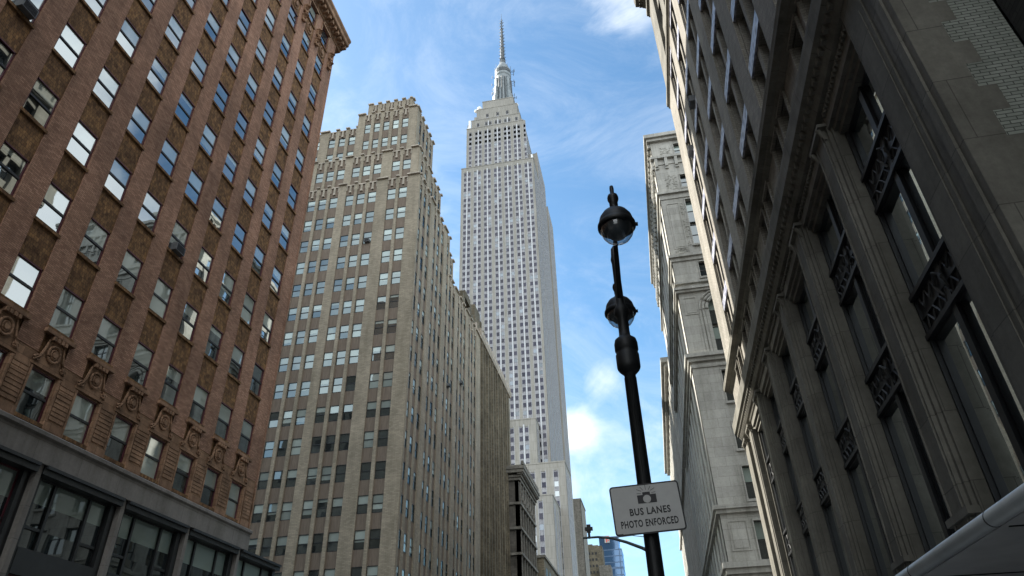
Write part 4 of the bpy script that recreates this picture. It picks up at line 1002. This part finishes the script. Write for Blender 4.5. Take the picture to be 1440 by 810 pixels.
# ------------------------------------------------------------------ grey limestone building beyond the cross street (front y = 55.5)
def building_limestone():
    b = thing('limestone_building', 'pale grey limestone building with an arched window and carved ledges, past the pilastered building', 'building', (14, 68, -Z0))
    Y = 55.5; X = 5.5; T = TY(Y); TS = TXn(X); XR, YB = 26.0, 84.0
    W = Windows('black')
    cols = [(7.85, 9.75), (11.8, 13.7), (15.7, 17.6), (19.6, 21.5), (23, 24.9)]
    rows = [(-.2, 2.4), (3.6, 6.0), (6.6, 9.0), (10.5, 13.3), (14.9, 17.5), (18.9, 21.2), (23.0, 25.9), (27.7, 33.3), (35.5, 37.2), (39.3, 44.9), (46.5, 48.2), (51.1, 52.6)]
    w = MB(T); bars(cols, rows, w, X, XR, -Z0, 53.2, 0, -.04, -.7, 0, 0)
    sc = [(57.4+3.15*k, 58.9+3.15*k) for k in range(8)]
    w.T = TS; bars(sc, rows, w, Y+.02, YB, -Z0, 53.2, 0, -.25, -.7, 0, 0)
    w.build('wall', ['d_stone'], b)
    for c_, T_, k in ((cols, T, 'DF'), (sc, TS, 'DS')):
        for a, c in c_:
            for d, e in rows:
                if e-d > 4:
                    m = (d+e)/2; W.add(k, T_, a, c, d, m-.15, -.5, R() > .5 and .5 or 0, kind='double' if k == 'DF' else 'sash', gd='g_dark_low', gb='g_blind_low'); W.add(k, T_, a, c, m+.15, e, -.5, .5, kind='double' if k == 'DF' else 'sash', gd='g_dark_low', gb='g_blind_low')
                else: W.add(k, T_, a, c, d, e, -.35, random.choice([0, 0, .5, .3]), kind='double' if k == 'DF' else 'sash', gd='g_dark_low', gb='g_blind_low')
    co = MB(TI); co.box(X+.72, XR, -Z0, 53, Y+.72, YB); co.build('core', 'd_stone', b)
    l = MB(TI)
    for z, p, h in ((53.2, .35, .35), (53.55, .6, .45), (50.7, .30, .30), (49.9, .08, .25), (45.8, .30, .28), (45.2, .08, .6), (37.9, .30, .28), (37.5, .12, .4), (34.9, .20, .22), (34.2, .35, .25), (33.95, .22, .25), (27.2, .45, .35), (26.85, .25, .35), (26.3, .10, .3),
                    (14.25, .42, .30), (13.95, .25, .3), (10.0, .5, .4), (9.6, .3, .4)):
        l.box(X-p, XR, z, z+h, Y-p, YB)
    l.T = T; k = X+.1
    while k < XR: l.box(k, k+.30, 49.55, 50.7, 0, .26); l.box(k-.02, k+.32, 49.3, 49.55, 0, .14); k += 1.02
    l.T = TS; k = Y+.1
    while k < YB: l.box(k, k+.30, 49.55, 50.7, 0, .26); l.box(k, k+.3, 52.7, 53.2, 0, .3); k += .9
    l.build('ledge', 'd_stone', b)
    # window surrounds, arched heads, raised and sunk panels, eroded patches
    s = MB(T)
    for a, c in cols:
        s = MB(T)
        for d, e in rows:
            if e-d > 4 and d < 30: continue
            s.box(a-.10, a, d-.1, e+.12, -.1, .06); s.box(c, c+.10, d-.1, e+.12, -.1, .06); s.box(a-.1, c+.1, e, e+.12, -.1, .08); s.box(a-.16, c+.16, d-.2, d, -.1, .14)
        m0 = (a+c)/2; r = (c-a)/2
        for rr, th, wv in ((r+.12, .16, .12), (r+.42, .12, .10), (r+.72, .10, .06)):
            s.tube([(m0+rr*cos(t*pi/14), 32.0+rr*sin(t*pi/14)*1.15, wv) for t in range(15)], th, 6)
            s.box(m0-rr-th, m0-rr+th, 27.7, 32.0, -.05, wv+.02); s.box(m0+rr-th, m0+rr+th, 27.7, 32.0, -.05, wv+.02)
        # spandrel infill above the arch, leaving a round head
        for sg in (-1, 1):
            pts = [(m0+sg*r, 32.0)]+[(m0+sg*r*cos(t*pi/14), 32.0+1.3*sin(t*pi/14)) for t in range(1, 8)]+[(m0+sg*.0, 33.32), (m0+sg*r, 33.32)]
            s.outline(pts, -.6, -.045)
        s.build('window_surround', 'd_stone', b)
    s = MB(T)
    for x0, x1, z_0, z_1 in ((5.95, 7.35, 11.2, 13.4), (5.8, 7.0, 31.6, 33.4), (5.95, 7.2, 39.0, 44.6)):
        t = .07
        s.box(x0, x1, z_0, z_0+t, 0, .05); s.box(x0, x1, z_1-t, z_1, 0, .05); s.box(x0, x0+t, z_0+t, z_1-t, 0, .05); s.box(x1-t, x1, z_0+t, z_1-t, 0, .05)
        s.box(x0+.2, x1-.2, z_0+.2, z_1-.2, 0, .03)
    s.build('wall_panel', 'd_stone', b)
    e_ = MB(T)
    for x0, x1, z_0, z_1 in ((6.3, 7.5, 46.4, 48.3), (7.3, 7.7, 39.2, 44.5), (6.0, 7.2, 38.3, 39.0), (6.4, 7.4, 51.3, 52.4)):
        for q in range(46):
            x = random.uniform(x0, x1); z = random.uniform(z_0, z_1); r = random.uniform(.04, .13); n = 6
            e_.outline([(x+r*cos(t*2*pi/n)*random.uniform(.6, 1.3), z+r*.7*sin(t*2*pi/n)*random.uniform(.6, 1.3)) for t in range(n)], -.01, random.uniform(.015, .05))
    e_.build('eroded_patch', 'd_rough', b)
    W.finish(b)
    # the next street front
    c = thing('cream_building', 'sunlit cream street front beyond the limestone building, with projecting cornice', 'building', (14, 115, -Z0))
    w = MB(TS); cs = [(87.5+3.3*k, 89.0+3.3*k) for k in range(14)]; rr = [(1.5+3.7*k, 3.6+3.7*k) for k in range(10)]
    bars(cs, rr, w, 84.3, 135, -Z0, 42.0, 0, -.12, -.6, 0, 0); w.build('wall', ['d_stone'], c)
    co = MB(TI); co.box(X+.6, 26, -Z0, 42, 84.32, 135); co.build('core', 'd_stone', c)
    k = MB(TI); k.box(X-.5, 26, 42, 42.5, 87, 135.3); k.box(X-.9, 26, 42.5, 43.2, 86.6, 135.6); k.box(X-.3, 26, 28, 28.4, 84.3, 135); k.box(X-.3, 26, 12, 12.4, 84.3, 135); k.build('cornice', 'd_stone', c)
    W3 = Windows('black')
    for a, q in cs:
        for d, e in rr: W3.add('F', TS, a, q, d, e, -.4, random.choice([0, .5]), kind='sash')
    W3.finish(c)
building_limestone()

# ------------------------------------------------------------------ street lamp
def lamp():
    x0, y0 = .03, 9.58
    b = thing('street_lamp', 'black twin-globe street lamp on a fluted pole in front of the sky', 'street lamp', (x0, y0, -Z0))
    p = MB(); c = (x0, y0, 0)
    prof = [(.24, -Z0), (.24, -Z0+.25), (.20, -Z0+.35), (.15, -Z0+1.0), (.115, -Z0+1.25), (.108, 1.0), (.100, 2.2), (.086, 4.55), (.10, 4.56), (.155, 4.62), (.175, 4.66), (.178, 4.70), (.178, 4.88), (.166, 4.90), (.166, 4.94), (.180, 4.96), (.180, 5.08), (.165, 5.14), (.12, 5.18), (.09, 5.19), (.085, 5.3), (.085, 5.55), (.12, 5.6), (.12, 5.7), (.075, 5.78), (.062, 5.95), (.058, 6.6), (.07, 6.68), (.055, 6.76), (.045, 6.9), (.0, 6.98)]
    p.lathe(c, prof, 24); p.build('pole', 'lamp_black', b, smooth=True)
    a = MB()
    for k in range(12):
        t = 2*pi*k/12; a.tube([(x0+.108*cos(t), y0+.108*sin(t), 1.3-Z0), (x0+.085*cos(t), y0+.085*sin(t), 4.5)], .006, 4)
    a.build('fluting', 'lamp_black', b)
    H = 6.42
    for nm, dx, dy, s in (('n', .09, -1.27, 1), ('f', -.02, 1.27, 1)):
        lx, ly = x0+dx, y0+dy
        ar = MB()
        pts = [(0, 0, 5.85), (.1, .1, 6.05), (.3, .3, 6.28), (.5, .5, 6.62), (.68, .68, 6.98), (.88, .88, 7.08), (1, 1, 6.98), (1, 1, 6.85)]
        ar.tube([(x0+dx*q, y0+dy*r, z) for q, r, z in pts], [.045, .045, .04, .035, .034, .036, .045, .05], 10)
        ar.tube([(x0+dx*q, y0+dy*r, z) for q, r, z in ((0, .02, 6.4), (.25, .25, 6.5), (.42, .42, 6.62), (.5, .5, 6.5), (.42, .42, 6.42), (.36, .36, 6.48))], .018, 6)
        arm = ar.build('arm', 'lamp_black', b, smooth=True)
        hd = MB(); C = (lx, ly, H)
        hd.lathe(C, [(.0, .78), (.028, .77), (.034, .72), (.030, .60), (.075, .58), (.085, .54), (.085, .50), (.065, .44), (.065, .38), (.05, .35), (.07, .33), (.08, .31), (.06, .285), (.12, .27), (.19, .22), (.24, .14), (.262, .05), (.268, .02), (.285, .0), (.285, -.05), (.262, -.07), (.25, -.05), (.20, .0), (0, .05)], 28)
        hd.T = lambda u, v, w: (u, v, w)
        hd.tube([(lx+.27, ly, H-.03), (lx+.315, ly, H-.03)], .03, 8)
        hood = hd.build('hood', 'lamp_black', b, smooth=True)
        rf = MB(); rf.lathe(C, [(.235, -.03), (.20, -.10), (.13, -.20), (.08, -.24), (0, -.25)], 20); rf.build('lamp_socket', 'ac', b, smooth=True)
        bw = MB(); bw.lathe(C, [(.25, -.06), (.245, -.12), (.22, -.19), (.175, -.255), (.11, -.30), (.04, -.32), (0, -.322)], 28); bw.build('glass_bowl', 'bowl', b, smooth=True)
lamp()

# bus lane sign
def text_mesh(txt, size, T, u, v, w, sx=.8):
    cu = bpy.data.curves.new('t', 'FONT'); cu.body = txt; cu.size = size; cu.align_x = 'CENTER'; cu.resolution_u = 3; cu.offset = size*.03; cu.space_character = 1.12
    to = bpy.data.objects.new('t', cu); COL.objects.link(to); dg = bpy.context.evaluated_depsgraph_get(); me = bpy.data.meshes.new_from_object(to.evaluated_get(dg))
    mb = MB(T)
    for vv in me.vertices: mb.vert((u+vv.co.x*sx, v+vv.co.y, w))
    for pl in me.polygons: mb.f.append(list(pl.vertices)); mb.m.append(0)
    bpy.data.objects.remove(to); bpy.data.curves.remove(cu); bpy.data.meshes.remove(me); return mb
def bus_sign():
    cx, z0, z1, Y = .025, 2.185, 2.835, 9.38; hw = .462; tilt = radians(2.6)
    def T(u, v, w):
        uu = u*cos(tilt)-(v-2.5)*sin(tilt); vv = 2.5+u*sin(tilt)+(v-2.5)*cos(tilt); return (cx+uu*cos(.05), Y-w+uu*sin(.05), vv)
    b = thing('traffic_sign', 'white bus lane camera sign with black lettering, fixed to the lamp pole', 'sign', (cx, Y, 2.5))
    def rr(h, a0, a1, r):
        P = []
        for cxx, cyy, s in ((h-r, a1-r, 0), (-h+r, a1-r, 1), (-h+r, a0+r, 2), (h-r, a0+r, 3)):
            for k in range(5): t = s*pi/2+k*pi/8; P.append((cxx+r*cos(t), cyy+r*sin(t)))
        return P
    m = MB(T); m.outline(rr(hw, z0, z1, .045), -.006, 0); m.build('border', 'sign_black', b)
    m = MB(T); m.outline(rr(hw-.020, z0+.020, z1-.020, .03), .0005, .002); m.build('face', 'sign_white', b)
    m = text_mesh('BUS LANES', .125, T, .03, 2.430, .004, .80); m.build('lettering', 'sign_black', b)
    m = text_mesh('PHOTO ENFORCED', .125, T, .0, 2.280, .004, .62); m.build('lettering', 'sign_black', b)
    m = MB(T); c0 = .02
    m.box(c0-.125, c0+.125, 2.575, 2.685, .003, .005); m.box(c0-.05, c0+.05, 2.686, 2.720, .003, .005)
    for dx, dz, ex, ez in ((-.06, .735, -.12, .765), (-.035, .745, -.07, .795), (0, .75, 0, .815), (.035, .745, .07, .795), (.06, .735, .12, .765), (-.07, .705, -.125, .71), (.07, .705, .125, .71)):
        m.tube([(c0+dx, 2+dz, .004), (c0+ex, 2+ez, .004)], .0028, 4)
    m.build('camera_symbol', 'sign_black', b)
    m = MB(T); m.outline([(c0+.052*cos(k*pi/12), 2.628+.052*sin(k*pi/12)) for k in range(24)], .0055, .0075); m.build('lens_symbol', 'sign_white', b)
    m = MB(T); m.box(-.43, -.36, 2.205, 2.213, .003, .0045); m.build('small_print', 'sign_black', b)
    m = MB(); 
    for z in (2.3, 2.7): m.lathe((.03, 9.58, z), [(.12, -.02), (.145, -.02), (.145, .02), (.12, .02)], 16)
    m.T = TI; m.box(-.06, .11, 2.27, 2.33, 9.40, 9.47); m.box(-.06, .11, 2.67, 2.73, 9.40, 9.47); m.build('clamp', 'lamp_black', b)
bus_sign()

# signal arm beyond
def signal_arm():
    b = thing('signal_arm', 'thin curved dark signal arm with a small cross-shaped fitting, behind the sign', 'traffic signal arm', (.05, 22, -Z0))
    m = MB(); m.lathe((.05, 22, 0), [(.13, -Z0), (.11, 2), (.09, 5.0), (0, 5.05)], 14); m.build('pole', 'dark_iron', b, smooth=True)
    m = MB(); m.tube([(.05, 22, 4.55), (-.25, 22, 4.72), (-.7, 22, 4.92), (-1.13, 22, 5.07), (-1.55, 22, 5.13), (-2.0, 22, 5.13)], [.06, .05, .045, .04, .035, .03], 8)
    m.tube([(-1.13, 22, 5.07), (-.5, 22, 5.10), (.05, 22, 5.0)], .012, 5); m.build('arm', 'mast_dark', b, smooth=True)
    m = MB(TI); m.box(-1.84, -1.77, 5.1, 5.36, 21.97, 22.03); m.box(-1.92, -1.68, 5.34, 5.44, 21.95, 22.05); m.box(-1.86, -1.74, 5.44, 5.52, 21.96, 22.04); m.box(-1.865, -1.745, 5.28, 5.34, 21.96, 22.04)
    m.build('sensor', 'lamp_black', b)
signal_arm()

SC.render.engine = 'CYCLES'
SC.cycles.max_bounces = 6; SC.cycles.diffuse_bounces = 4; SC.cycles.glossy_bounces = 4; SC.cycles.transparent_max_bounces = 8
SC.cycles.caustics_reflective = False; SC.cycles.caustics_refractive = False
